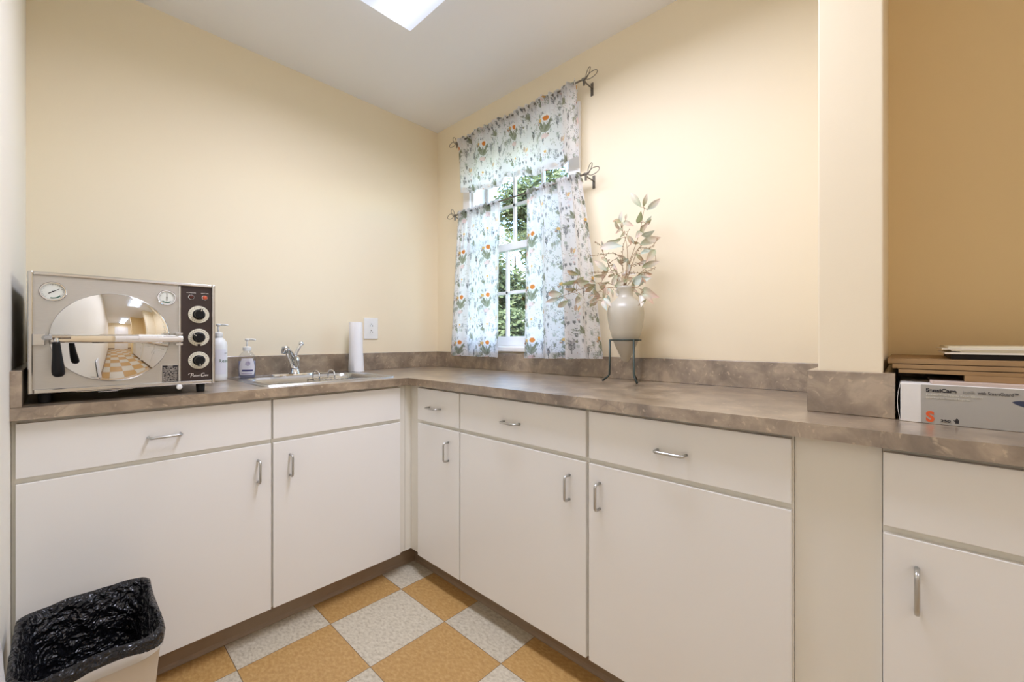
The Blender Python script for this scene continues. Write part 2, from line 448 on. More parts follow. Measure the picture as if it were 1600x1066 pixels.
# ------------------------------------------------------------------ room shell
struct(MB().box(-W - 0.12, 0.0, REAR - 0.12, 0.0, -0.06, 0).build('floor', M['floor'], loc=(0, 0, 0)))
struct(MB().box(-W - 0.12, WT, REAR - 0.12, 0.12, H, H + 0.15).build('ceiling', M['ceil']))
struct(MB().box(-W - 0.12, WT, 0, 0.12, 0, H).build('wall_back', M['wall']))
w = MB()
w.box(0, WT, WY1, 0, 0, H).box(0, WT, REAR - 0.12, WY0, 0, H).box(0, WT, WY0, WY1, 0, WZ0).box(0, WT, WY0, WY1, WZ1, H)
struct(w.build('wall_right', M['wall']))
struct(MB().box(-W - 0.12, -W, REAR - 0.12, 0, 0, H).build('wall_left', M['wall_side']))
struct(MB().box(-W, 0, REAR - 0.12, REAR, 0, H).build('wall_rear', M['wall']))
struct(MB().box(PX, 0, PY2, PY1, CT, H).build('wall_wing', M['wall'], bevel=0.003))
struct(MB().box(-0.66, 0, -3.30, -3.18, 0, H).build('wall_niche_unseen', M['recess'], bevel=0.003))  # unseen end wall, lengthened to keep the rear fill light off the recess
struct(MB().box(-0.004, 0, -3.18, PY2, SP - 0.01, H).build('recess_shade_facing', M['recess']))  # thin facing over the right wall, holds the painted-in shade colour
# brown vinyl base along the cabinet toe kicks and the rest of the room
def base_strip(name, p0, p1, nrm, h):
    a, b, n = Vector(p0), Vector(p1), Vector(nrm)
    prof = [(0.0, 0.0), (0.011, 0.0), (0.011, 0.003), (0.006, 0.009), (0.004, 0.016), (0.0035, h - 0.002), (0.0, h)]
    lo = []
    for q in (a, b):
        lo.append([q + n * u + Vector((0, 0, v)) for u, v in prof])
    return struct(MB().loops(lo).build(name, M['vinyl']))
base_strip('baseboard_back', (-W, -KICK, 0), (-KICK + 0.004, -KICK, 0), (0, -1, 0), 0.094)
base_strip('baseboard_right', (-KICK, -KICK, 0), (-KICK, -3.18, 0), (-1, 0, 0), 0.094)
base_strip('baseboard_left', (-W, REAR, 0), (-W, -0.62, 0), (1, 0, 0), 0.10)
base_strip('baseboard_rear', (-W, REAR, 0), (0, REAR, 0), (0, 1, 0), 0.10)

# white panelled door in the rear wall (seen only mirrored in the steel door)
d = struct(MB().box(-1.30, -0.50, REAR, REAR + 0.02, 0.0, 2.03).build('door_1', M['white'], bevel=0.003))
fr = MB()
fr.box(-1.38, -1.30, REAR, REAR + 0.03, 0, 2.10).box(-0.50, -0.42, REAR, REAR + 0.03, 0, 2.10).box(-1.30, -0.50, REAR, REAR + 0.03, 2.03, 2.10)
fr.build('door_frame', M['white'], d, bevel=0.004)
pn = MB()
for (x0, x1) in ((-1.20, -0.94), (-0.86, -0.60)):
    for (z0, z1) in ((0.2, 0.85), (1.0, 1.55), (1.63, 1.92)):
        pn.box(x0, x1, REAR + 0.02, REAR + 0.028, z0, z1)
pn.build('door_panel', M['white'], d, bevel=0.006)
k = MB(); k.lathe([(0.012, 0), (0.012, 0.03), (0.028, 0.04), (0.03, 0.055), (0.02, 0.07), (0.002, 0.072)], Matrix.Translation((-1.23, REAR + 0.02, 0.98)) @ Matrix.Rotation(-PI / 2, 4, 'X'), 20)
k.build('door_knob', M['handle'], d, smooth=True)

# ------------------------------------------------------------------ window
def bars(mb, x0, x1, ys, zs, ylo, yhi, zlo, zhi, wy=0.018):
    for y in ys: mb.box(x0, x1, y - wy / 2, y + wy / 2, zlo, zhi)
    for z in zs: mb.box(x0, x1, ylo, yhi, z - wy / 2, z + wy / 2)
win = MB()     # jamb lining
win.box(0.0, WT, WY1 - 0.018, WY1, WZ0, WZ1).box(0.0, WT, WY0, WY0 + 0.018, WZ0, WZ1).box(0.0, WT, WY0 + 0.018, WY1 - 0.018, WZ1 - 0.018, WZ1).box(0.03, WT, WY0 + 0.018, WY1 - 0.018, WZ0, WZ0 + 0.014)
wo = struct(win.build('window_1', M['white'], bevel=0.002))
cs = MB()
cs.box(-0.018, 0, WY1 - 0.004, WY1 + 0.060, WZ0 - 0.005, WZ1 + 0.062).box(-0.018, 0, WY0 - 0.062, WY0 + 0.004, WZ0 - 0.005, WZ1 + 0.062).box(-0.018, 0, WY0 + 0.004, WY1 - 0.004, WZ1, WZ1 + 0.062)
cs.build('casing', M['white'], wo, bevel=0.004)
MB().box(-0.022, 0.06, WY0 - 0.02, WY1 + 0.02, 1.014, 1.040).build('sill', M['white'], wo, bevel=0.004)
GY0, GY1 = -1.040, -0.388
def sash(x0, x1, z0, z1, glo, ghi, mull, rail):
    s = MB()
    s.box(x0, x1, WY0 + 0.018, GY0, z0, z1).box(x0, x1, GY1, WY1 - 0.018, z0, z1).box(x0, x1, GY0, GY1, z0, glo).box(x0, x1, GY0, GY1, ghi, z1)
    so = s.build('sash', M['screen'], wo, bevel=0.003)
    g = MB(); bars(g, x0 + 0.008, x1 - 0.008, mull, rail, GY0, GY1, glo, ghi)
    g.build('muntin', M['screen'], so, bevel=0.002)
    xm = (x0 + x1) / 2
    MB().box(xm - 0.002, xm + 0.002, GY0 - 0.005, GY1 + 0.005, glo - 0.005, ghi + 0.005).build('pane', M['glass'], so)
mull = (-0.600, -0.818)
sash(0.105, 0.140, 1.615, WZ1 - 0.018, 1.658, 2.112, mull, (1.884,))
sash(0.066, 0.101, 1.044, 1.648, 1.100, 1.606, (-0.578, -0.797), (1.358,))

# ------------------------------------------------------------------ worktop and splashes
SX0, SX1, SY0, SY1 = -1.195, -0.67, -0.54, -0.075      # cut-out under the sink
wt = MB()
wt.box(-W, SX0, -CD, 0, CTB, CT).box(SX0, SX1, -CD, SY0, CTB, CT).box(SX0, SX1, SY1, 0, CTB, CT)
wt.box(SX1, 0, -CD, 0, CTB, CT).box(-CD, 0, -3.18, -CD, CTB, CT)
o = wt.build('worktop', M['stone'], loc=(0, 0, 0)); tag(o, 'brown stone-look laminate worktop running round the corner over the white cabinets', 'worktop')
def splash(mb, label, bev=0.002):
    o = mb.build('backsplash', M['stone'], loc=(0, 0, 0), bevel=bev)
    tag(o, label, 'backsplash', 'brown laminate splash strips'); return o
splash(MB().box(-W + 0.021, 0, -0.020, 0, CT, SP), 'low brown laminate backsplash behind the sink and faucet')
splash(MB().box(-0.020, 0, PY1 + 0.021, -0.020, CT, SP), 'low brown laminate backsplash under the curtained window')
splash(MB().box(-W, -W + 0.0205, -CD, 0, CT, SP - 0.002), 'short brown laminate side splash beside the steel sterilizer')
ws = MB().box(-0.4587, PX, -2.285, -2.124, CT, SP + 0.003).box(PX, -0.0, -2.144, -2.124, CT, SP + 0.003).box(PX, -0.0042, -2.285, -2.2645, CT, SP + 0.003)
splash(ws, 'brown laminate block wrapped round the foot of the wall end')
splash(MB().box(-0.02, -0.0042, -3.18, -2.285, CT, SP), 'brown laminate backsplash behind the glove box and boards')

# ------------------------------------------------------------------ cabinets
def pull(p, axis, nrm, L=0.077, out=0.028, r=0.0042):
    """wire pull: p = centre on the face, axis = direction of the grip"""
    p, a, n = Vector(p), Vector(axis), Vector(nrm)
    h = L / 2; c = 0.010
    pts = [p - a * h, p - a * h + n * (out - c)]
    for k in range(1, 5):
        t = PI / 2 * k / 4
        pts.append(p - a * h + n * (out - c) + a * c * (1 - math.cos(t)) + n * c * math.sin(t))
    for k in range(0, 5):
        t = PI / 2 * k / 4
        pts.append(p + a * (h - c) + n * (out - c) + a * c * math.sin(t) + n * c * math.cos(t))
    pts.append(p + a * h)
    return MB().tube(pts, r, 10)

ZD0, ZD1, ZF0, ZF1 = 0.097, 0.702, 0.717, 0.861
def cabinet(run, a0, a1, f0, f1, label, drawer_handle, door_handle):
    """run 'A' = along the back wall (coordinate is x), 'B' = along the right wall (coordinate is y)
    a0..a1 carcass, f0..f1 fronts; handles are positions along the run"""
    A = run == 'A'
    def bx(mb, u0, u1, d0, d1, z0, z1):
        return mb.box(u0, u1, -d1, -d0, z0, z1) if A else mb.box(-d1, -d0, u0, u1, z0, z1)
    nrm = (0, -1, 0) if A else (-1, 0, 0); ax = (1, 0, 0) if A else (0, 1, 0)
    mid = (a0 + a1) / 2
    t = thing('base_cabinet', (mid, -0.3, 0) if A else (-0.3, mid, 0), label, 'cabinet', 'white base cabinets')
    b = MB(); e = 0.0006
    bx(b, a0 + e, a1 - e, 0.03, KICK - 0.001, 0.0, 0.0955)
    # carcass sides, bottom, back and a face frame; open above for the sink
    bx(b, a0 + e, a0 + 0.016, 0.03, FF - 0.018, 0.0955, CTB - 0.001); bx(b, a1 - 0.016, a1 - e, 0.03, FF - 0.018, 0.0955, CTB - 0.001)
    bx(b, a0 + 0.016, a1 - 0.016, 0.03, FF - 0.018, 0.0955, 0.112); bx(b, a0 + 0.016, a1 - 0.016, 0.03, 0.038, 0.112, CTB - 0.001)
    bx(b, a0 + e, a1 - e, FF - 0.018, FF, 0.0955, CTB - 0.001)
    b.build('carcass', M['frame'], t)
    def front(name, z0, z1):
        m = MB(); bx(m, f0, f1, FF + 0.0008, DF, z0, z1)
        return m.build(name, M['lam'], t, bevel=0.0012)
    dr = front('drawer', ZF0, ZF1)
    do = front('door', ZD0, ZD1)
    if drawer_handle is not None:
        p = (drawer_handle, -DF + 0.0005, 0.782) if A else (-DF + 0.0005, drawer_handle, 0.782)
        pull(p, ax, nrm, 0.077).build('handle', M['handle'], dr, smooth=True)
    p = (door_handle, -DF + 0.0005, 0.611) if A else (-DF + 0.0005, door_handle, 0.611)
    pull(p, (0, 0, 1), nrm).build('handle', M['handle'], do, smooth=True)
    return t
cabinet('A', -W, -1.196, -1.800, -1.199, 'white base cabinet with a drawer under the steel sterilizer, behind the waste bin', -1.499, -1.242)
cabinet('A', -1.196, -0.630, -1.192, -0.664, 'white base cabinet under the sink with a handleless drawer front', None, -1.135)
cabinet('B', -0.974, -0.598, -0.970, -0.676, 'narrowest white base cabinet, in the corner beside the sink cabinet', -0.806, -0.902)
cabinet('B', -1.587, -0.974, -1.581, -0.978, 'white base cabinet under the right-hand curtain, handle on its right', -1.267, -1.520)
cabinet('B', -2.121, -1.587, -2.117, -1.592, 'white base cabinet left of the plain filler panel, handle on its left', -1.849, -1.631)
cabinet('B', -3.178, -2.268, -2.760, -2.2695, 'white base cabinet under the glove box at the right edge', -2.62, -2.317)
o = MB().box(-FF, -FF + 0.018, -0.5965, -0.5785, 0.0955, CTB - 0.001).box(-0.629, -FF, -FF, -FF + 0.018, 0.0955, CTB - 0.001).build('corner_filler', M['frame'])
tag(o, 'narrow off-white filler strip in the inner corner between the cabinets', 'filler panel')
o = MB().box(-FF, -FF + 0.018, -2.2675, -2.1215, 0.0, CTB - 0.001).build('filler_panel', M['frame'])
tag(o, 'plain cream filler panel without handles between two white cabinets', 'filler panel')

# ------------------------------------------------------------------ ceiling light
LX0, LX1, LY0, LY1 = -1.12, -0.70, -1.95, -0.75
def ceiling_light(LX0, LX1, LY0, LY1, label, watts):
    t = thing('ceiling_light', ((LX0 + LX1) / 2, (LY0 + LY1) / 2, H), label, 'ceiling light')
    MB().box(LX0 + 0.05, LX1 - 0.05, LY0 + 0.05, LY1 - 0.05, H - 0.035, H).build('housing', M['white'], t)
    lo = []
    for ins, z in ((0.03, H - 0.035), (0.0, H - 0.050), (0.0, H - 0.066), (0.006, H - 0.072)):
        lo.append(rrect(LX0 + ins, LX1 - ins, LY0 + ins, LY1 - ins, z, 0.006, 2))
    MB().loops(lo).build('diffuser', M['lamp'], t)
    al = bpy.data.lights.new('fluorescent_tubes', 'AREA'); al.shape = 'RECTANGLE'
    al.size = LX1 - LX0 - 0.14; al.size_y = LY1 - LY0 - 0.16; al.energy = watts; al.spread = math.radians(168); al.color = (0.965, 0.99, 1.18)
    ao = bpy.data.objects.new('fluorescent_tubes', al); COL.objects.link(ao); ao.location = ((LX0 + LX1) / 2, (LY0 + LY1) / 2, H - 0.0735)
ceiling_light(-1.12, -0.70, -1.95, -0.75, 'lit white rectangular ceiling light over the cabinets', 20.5)
ceiling_light(-1.12, -0.70, -4.45, -3.35, 'added fill light shaped as a ceiling light, unseen behind the viewer', 12)  # unseen fixture added to brighten the cabinets and steel front

# ------------------------------------------------------------------ outlet
t = thing('wall_outlet', (-0.4835, 0, 1.084), 'white double wall outlet beside the paper towel roll', 'outlet')
MB().box(-0.528, -0.439, -0.006, 0, 1.084, 1.209).build('cover_plate', M['plastic'], t, bevel=0.003)
for zc in (1.1650, 1.1270):
    s = MB(); lp = []
    for y in (-0.006, -0.0075):
        lp.append([(-0.4835 + 0.0165 * math.cos(a) * (1), y, zc + max(-0.0135, min(0.0135, 0.0165 * math.sin(a)))) for a in [2 * PI * i / 28 for i in range(28)]])
    ro = s.loops(lp).build('socket', M['plastic'], t)
    q = MB().box(-0.4915, -0.4895, -0.0082, -0.0072, zc - 0.007, zc + 0.002).box(-0.4780, -0.4755, -0.0082, -0.0072, zc - 0.008, zc + 0.002)
    q.lathe([(0.003, 0), (0.003, 0.001)], face_y(-0.4835, -0.0072, zc + 0.0075), 12)
    q.build('slot', M['slot'], ro)

# ------------------------------------------------------------------ sink
t = thing('sink', (-0.93, -0.305, CT), 'stainless steel drop-in sink set into the worktop', 'sink')
ox0, ox1, oy0, oy1 = -1.217, -0.648, -0.562, -0.050
bx0, bx1, by0, by1 = -1.172, -0.700, -0.500, -0.165
lo = [rrect(ox0, ox1, oy0, oy1, CT + 0.0002, 0.03), rrect(ox0 + 0.002, ox1 - 0.002, oy0 + 0.002, oy1 - 0.002, CT + 0.004, 0.03),
      rrect(ox0 + 0.010, ox1 - 0.010, oy0 + 0.010, oy1 - 0.010, CT + 0.0055, 0.026), rrect(ox0 + 0.014, ox1 - 0.014, oy0 + 0.014, oy1 - 0.014, CT + 0.003, 0.024),
      rrect(bx0 - 0.004, bx1 + 0.004, by0 - 0.004, by1 + 0.004, CT + 0.003, 0.05), rrect(bx0, bx1, by0, by1, CT - 0.002, 0.05),
      rrect(bx0 + 0.004, bx1 - 0.004, by0 + 0.004, by1 - 0.004, CT - 0.02, 0.05), rrect(bx0 + 0.012, bx1 - 0.012, by0 + 0.012, by1 - 0.012, CT - 0.13, 0.05),
      rrect(bx0 + 0.035, bx1 - 0.035, by0 + 0.035, by1 - 0.035, CT - 0.150, 0.04), rrect(-0.96, -0.91, -0.355, -0.305, CT - 0.153, 0.02)]
o = MB().loops(lo, cap0=False).build('basin', M['sinksteel'], t); smooth_angle(o, 40)
MB().lathe([(0.038, 0), (0.036, 0.003), (0.025, 0.003), (0.022, 0.001)], Matrix.Translation((-0.935, -0.33, CT - 0.1535)), 24).build('drain', M['chrome'], t, smooth=True)

# faucet
FX, FY = -0.942, -0.108; FZ = CT + 0.0032
t = thing('faucet', (FX, FY, FZ), 'chrome single-lever faucet at the back of the sink', 'faucet')
lp = []
for (e, z) in ((0, 0), (0.001, 0.005), (0.006, 0.008)):
    lp.append([(FX + (0.105 - e) * math.cos(a) * 1.0, FY + (0.028 - e) * math.sin(a), FZ + z) for a in [2 * PI * i / 40 for i in range(40)]])
MB().loops(lp).build('deck_plate', M['chrome'], t, smooth=False)
MB().lathe([(0.027, 0.006), (0.026, 0.012), (0.0235, 0.020), (0.0235, 0.070), (0.0225, 0.082), (0.016, 0.092), (0.006, 0.096)], Matrix.Translation((FX, FY, FZ)), 28).build('body', M['chrome'], t, smooth=True)
pts = bez([(FX - 0.004, FY - 0.012, FZ + 0.035), (FX - 0.030, FY - 0.055, FZ + 0.075), (FX - 0.062, FY - 0.108, FZ + 0.112), (FX - 0.088, FY - 0.142, FZ + 0.128)], 12)
MB().tube(pts, [0.020 - 0.004 * i / (len(pts) - 1) for i in range(len(pts))], 14, flat=0.62).build('spout', M['chrome'], t, smooth=True)
tip = Vector((FX - 0.091, FY - 0.146, FZ + 0.110))
o = MB().lathe([(0.015, 0), (0.0165, 0.003), (0.0165, 0.030), (0.013, 0.034), (0.004, 0.035)], Matrix.Translation(tip) @ Matrix.Rotation(0.12, 4, 'X'), 22).build('aerator', M['chrome'], t); smooth_angle(o)
lev = [(FX + 0.001, FY, FZ + 0.090), (FX + 0.007, FY, FZ + 0.108), (FX + 0.018, FY - 0.002, FZ + 0.132), (FX + 0.027, FY - 0.003, FZ + 0.150)]
MB().tube(bez(lev, 8), [0.010, 0.0085, 0.0075, 0.007, 0.0065, 0.006, 0.006][:len(bez(lev, 8))] + [0.006] * 5 if False else 0.0075, 12).build('lever', M['chrome'], t, smooth=True)
MB().sphere((FX + 0.029, FY - 0.003, FZ + 0.154), 0.0125, 18, 12).build('knob', M['chrome'], t, smooth=True)

# wire rack standing in the basin
t = thing('wire_rack', (-0.86, -0.40, CT - 0.15), 'small chrome wire rack standing in the right of the sink', 'rack')
zf = CT - 0.1485
r = MB()
x0, x1, y0, y1 = -0.985, -0.835, -0.455, -0.385
zt_ = CT + 0.004
r.tube([(x0, y0, zt_), (x1, y0, zt_), (x1, y1, zt_), (x0, y1, zt_)], 0.0026, 8, closed=True)
for i in range(1, 6):
    xx = x0 + (x1 - x0) * i / 6
    r.tube([(xx, y0, zt_), (xx, y0, zt_ - 0.06), (xx, y1, zt_ - 0.06), (xx, y1, zt_)], 0.0018, 6)
r.build('basket', M['chrome'], t)
MB().tube([(x0 + 0.022, y1 - 0.004, zt_ + 0.022), (x1 - 0.062, y1 - 0.004, zt_ + 0.022)], 0.0022, 8).build('rail', M['chrome'], t)
for xx in (x0 + 0.022, x1 - 0.062):
    hp = [(xx, y0, zt_)] + [(xx, (y0 + y1) / 2 - (y1 - y0) / 2 * math.cos(a), zt_ + 0.036 * math.sin(a) ** 0.45) for a in [PI * i / 14 for i in range(1, 14)]] + [(xx, y1, zt_)]
    MB().tube(hp, 0.0026, 8).build('loop', M['chrome'], t, smooth=True)
for xx in (x0, x1):
    for yy in (y0 + 0.008, y1):
        MB().tube([(xx, yy, zt_), (xx, yy, zf + 0.001)], 0.0026, 8).build('leg', M['chrome'], t)

# ------------------------------------------------------------------ bottles
def bottle_pump(t, x, y, z, rot, mat):
    """dip pump: collar, stem, head with nozzle"""
    c = MB().lathe([(0.016, 0), (0.0165, 0.002), (0.0165, 0.016), (0.012, 0.019), (0.006, 0.020)], Matrix.Translation((x, y, z)), 22).build('collar', mat, t); smooth_angle(c)
    MB().lathe([(0.0035, 0), (0.0035, 0.030)], Matrix.Translation((x, y, z + 0.020)), 10).build('pump_stem', mat, t, smooth=True)
    h = MB().lathe([(0.007, 0), (0.0085, 0.003), (0.0085, 0.008), (0.004, 0.010)], Matrix.Translation((x, y, z + 0.046)), 14)
    dx, dy = math.cos(rot), math.sin(rot)
    h.tube([(x, y, z + 0.052), (x + dx * 0.022, y + dy * 0.022, z + 0.052), (x + dx * 0.034, y + dy * 0.034, z + 0.049)], 0.0038, 8)
    h.build('pump_head', mat, t, smooth=True)
def ovals(x, y, rot, prof, seg=36, pw=2.4):
    lo = []
    for a, b, z in prof:
        l = []
        for i in range(seg):
            th = 2 * PI * i / seg
            c, s = math.cos(th), math.sin(th)
            u = a * math.copysign(abs(c) ** (2 / pw), c); v = b * math.copysign(abs(s) ** (2 / pw), s)
            l.append((x + u * math.cos(rot) - v * math.sin(rot), y + u * math.sin(rot) + v * math.cos(rot), z))
        lo.append(l)
    return lo
# lavender soap, turned towards the room
sx, sy, sz, srot = -1.150, -0.122, CT + 0.0034, math.radians(-32)
t = thing('soap_bottle', (sx, sy, sz), 'clear pump bottle of lavender hand soap at the left of the sink', 'soap bottle')
prof = [(0.028, 0.017, 0.0), (0.033, 0.021, 0.004), (0.034, 0.022, 0.03), (0.034, 0.022, 0.085), (0.031, 0.020, 0.100), (0.022, 0.016, 0.112), (0.014, 0.013, 0.119), (0.013, 0.013, 0.123)]
o = MB().loops(ovals(sx, sy, srot, [(a, b, sz + z) for a, b, z in prof])).build('bottle_body', M['clearplastic'], t, smooth=True)
prof = [(0.026, 0.0155, 0.002), (0.0315, 0.0195, 0.006), (0.0325, 0.0205, 0.03), (0.0325, 0.0205, 0.076)]
MB().loops(ovals(sx, sy, srot, [(a, b, sz + z) for a, b, z in prof])).build('soap', M['liquid'], t, smooth=True)
def curved_label(name, x, y, rot, a, b, z0, z1, th0, th1, mat, parent, off=0.0006, shape=None, pw=2.4):
    mb = MB(); nu, nv = 16, 12; rows = []
    for j in range(nv + 1):
        v = j / nv; row = []
        for i in range(nu + 1):
            u = i / nu
            hw = 1.0 if shape is None else shape(v)
            th = (th0 + th1) / 2 + (u - 0.5) * (th1 - th0) * hw
            c, s = math.cos(th), math.sin(th)
            p = (a + off) * math.copysign(abs(c) ** (2 / pw), c); q = (b + off) * math.copysign(abs(s) ** (2 / pw), s)
            row.append(mb.bm.verts.new((x + p * math.cos(rot) - q * math.sin(rot), y + p * math.sin(rot) + q * math.cos(rot), z0 + (z1 - z0) * v)))
        rows.append(row)
    for r0, r1 in zip(rows, rows[1:]):
        for i in range(nu): mb.bm.faces.new((r0[i], r0[i + 1], r1[i + 1], r1[i]))
    return mb.build(name, mat, parent, smooth=True)
lb = curved_label('front_label', sx, sy, srot, 0.034, 0.022, sz + 0.014, sz + 0.088, -PI * 0.74, -PI * 0.10, M['label'], t, 0.0008, lambda v: 0.62 + 0.38 * math.sin(PI * min(1, v * 0.9 + 0.15)))
curved_label('label_band', sx, sy, srot, 0.034, 0.022, sz + 0.030, sz + 0.037, -PI * 0.60, -PI * 0.22, M['labelblue'], lb, 0.0013)
curved_label('label_line', sx, sy, srot, 0.034, 0.022, sz + 0.019, sz + 0.022, -PI * 0.62, -PI * 0.25, M['lilac'], lb, 0.0013)
def ring_on(z, rad, th, mat, name):
    cx_, sy_ = math.cos(th), math.sin(th)
    p = 0.034 * math.copysign(abs(cx_) ** (2 / 2.4), cx_); q = 0.0238 * math.copysign(abs(sy_) ** (2 / 2.4), sy_)
    c = Vector((sx + p * math.cos(srot) - q * math.sin(srot), sy + p * math.sin(srot) + q * math.cos(srot), z))
    e1 = Vector((math.cos(srot), math.sin(srot), 0))
    MB().tube([c + e1 * rad * math.cos(a) + Vector((0, 0, rad * math.sin(a))) for a in [2 * PI * i / 24 for i in range(24)]], 0.0010, 6, closed=True).build(name, mat, lb)
ring_on(sz + 0.066, 0.0085, -PI * 0.42, M['lilac'], 'label_emblem')
ring_on(sz + 0.066, 0.0035, -PI * 0.42, M['lilac'], 'label_emblem')
bottle_pump(t, sx, sy, sz + 0.122, math.radians(-25), M['plastic'])
# white lotion bottle half hidden by the sterilizer
lx, ly = -1.268, -0.170
t = thing('lotion_bottle', (lx, ly, CT), 'white pump bottle with a green word, beside the sterilizer', 'bottle')
MB().lathe([(0.027, 0.0), (0.031, 0.003), (0.0315, 0.02), (0.0315, 0.150), (0.029, 0.165), (0.021, 0.178), (0.014, 0.184), (0.013, 0.190)], Matrix.Translation((lx, ly, CT)), 32).build('bottle_body', M['plastic'], t, smooth=True)
lb = curved_label('front_label', lx, ly, -0.55, 0.0315, 0.0315, CT + 0.03, CT + 0.135, -PI * 0.9, -PI * 0.1, M['label'], t, 0.0006, None, 2.0)
# lettering bent round the bottle
def bent_text(s, size, z, th_mid, r, mat, name, parent, sx_=1.0):
    o = text_mesh(name, s, size, Matrix.Identity(4), mat, None, sx_, depth=0.0, align='CENTER')
    me = o.data; off = o.location.copy()
    for v in me.vertices:
        p = v.co + off
        a = th_mid + p.x / r
        v.co = (lx + r * math.cos(a), ly + r * math.sin(a), z + p.y)
    me.transform(Matrix.Translation(-root_loc(parent))); o.location = (0, 0, 0); o.parent = parent
    return o
bent_text('Reani', 0.020, CT + 0.080, math.radians(-62), 0.0326, M['labelgreen'], 'lettering', lb)
bent_text('care', 0.010, CT + 0.116, math.radians(-48), 0.0326, M['ink_l'], 'lettering', lb)
bottle_pump(t, lx, ly, CT + 0.188, math.radians(-20), M['plastic'])

# paper towel roll standing on end
t = thing('paper_towel_roll', (-0.628, -0.10, CT), 'white paper towel roll standing upright right of the sink', 'paper towels')
px_, py_ = -0.628, -0.105
spir = []
rr = MB()
lo = []
for z in (0, 0.002, 0.09, 0.18, 0.268, 0.271):
    f = 1.0 + 0.14 * max(0, 1 - z / 0.11)
    ins = 0.0015 if z in (0, 0.271) else 0
    lo.append([(px_ + (0.0340 * f - ins) * math.cos(a), py_ + (0.0340 * f - ins) * math.sin(a), CT + z) for a in [2 * PI * i / 40 for i in range(40)]])
inner = [[(px_ + 0.017 * math.cos(a), py_ + 0.017 * math.sin(a), CT + z) for a in [2 * PI * i / 40 for i in range(40)]] for z in (0.271, 0.002)]
o = rr.loops(lo + inner, cap0=True, cap1=True).build('roll', M['paper'], t); smooth_angle(o, 40)
# loose outer sheet end
fl = []
for j in range(9):
    z = 0.001 + 0.268 * j / 8; f = 1.0 + 0.14 * max(0, 1 - z / 0.11)
    row = []
    for i in range(10):
        a = math.radians(-20 - 12 * i); rad = 0.0347 * f + 0.0045 * (1 - i / 9) * (1.2 - z / 0.3)
        row.append((px_ + rad * math.cos(a), py_ + rad * math.sin(a), CT + z))
    fl.append(row)
MB().loops(fl, False, False, closed=False).build('loose_sheet', M['paper'], t, smooth=True)
MB().lathe([(0.0172, 0), (0.0172, 0.270), (0.0160, 0.270), (0.0160, 0.0)], Matrix.Translation((px_, py_, CT + 0.0012)), 24, False, False).build('cardboard_core', M['board'], t, smooth=True)

# ------------------------------------------------------------------ sterilizer
X0, X1, YF, YB, Z0, Z1 = -1.781, -1.364, -0.585, -0.12, CT + 0.029, CT + 0.361
t = thing('sterilizer', ((X0 + X1) / 2, (YF + YB) / 2, CT), 'steel tabletop sterilizer with a round mirror-polished door', 'sterilizer')
MB().box(X0 + 0.002, X1 - 0.002, YF + 0.012, YB, Z0 + 0.002, Z1 - 0.002).build('casing', M['steel'], t, bevel=0.003)
MB().box(X0 + 0.008, -1.459, YF + 0.004, YF + 0.012, Z0 + 0.010, Z1 - 0.010).build('front_panel', M['steel'], t)
tr = MB()
tr.box(X0, X0 + 0.010, YF - 0.006, YF + 0.012, Z0, Z1).box(X1 - 0.009, X1, YF - 0.006, YF + 0.012, Z0, Z1)
tr.box(X0 + 0.010, X1 - 0.009, YF - 0.006, YF + 0.012, Z1 - 0.010, Z1).box(X0 + 0.010, X1 - 0.009, YF - 0.006, YF + 0.012, Z0, Z0 + 0.012)
tr.box(-1.4625, -1.4555, YF - 0.002, YF + 0.012, Z0 + 0.012, Z1 - 0.010)
tr.build('trim_frame', M['steel_trim'], t, bevel=0.0025)
cp = MB().box(-1.4555, X1 - 0.009, YF + 0.001, YF + 0.012, Z0 + 0.012, Z1 - 0.010).build('control_panel', M['panel'], t)
cy = YF + 0.001
def disc(c, prof, name, mat, parent, seg=40, smooth=True):
    o = MB().lathe(prof, face_y(*c), seg).build(name, mat, parent)
    if smooth: smooth_angle(o, 30)
    return o
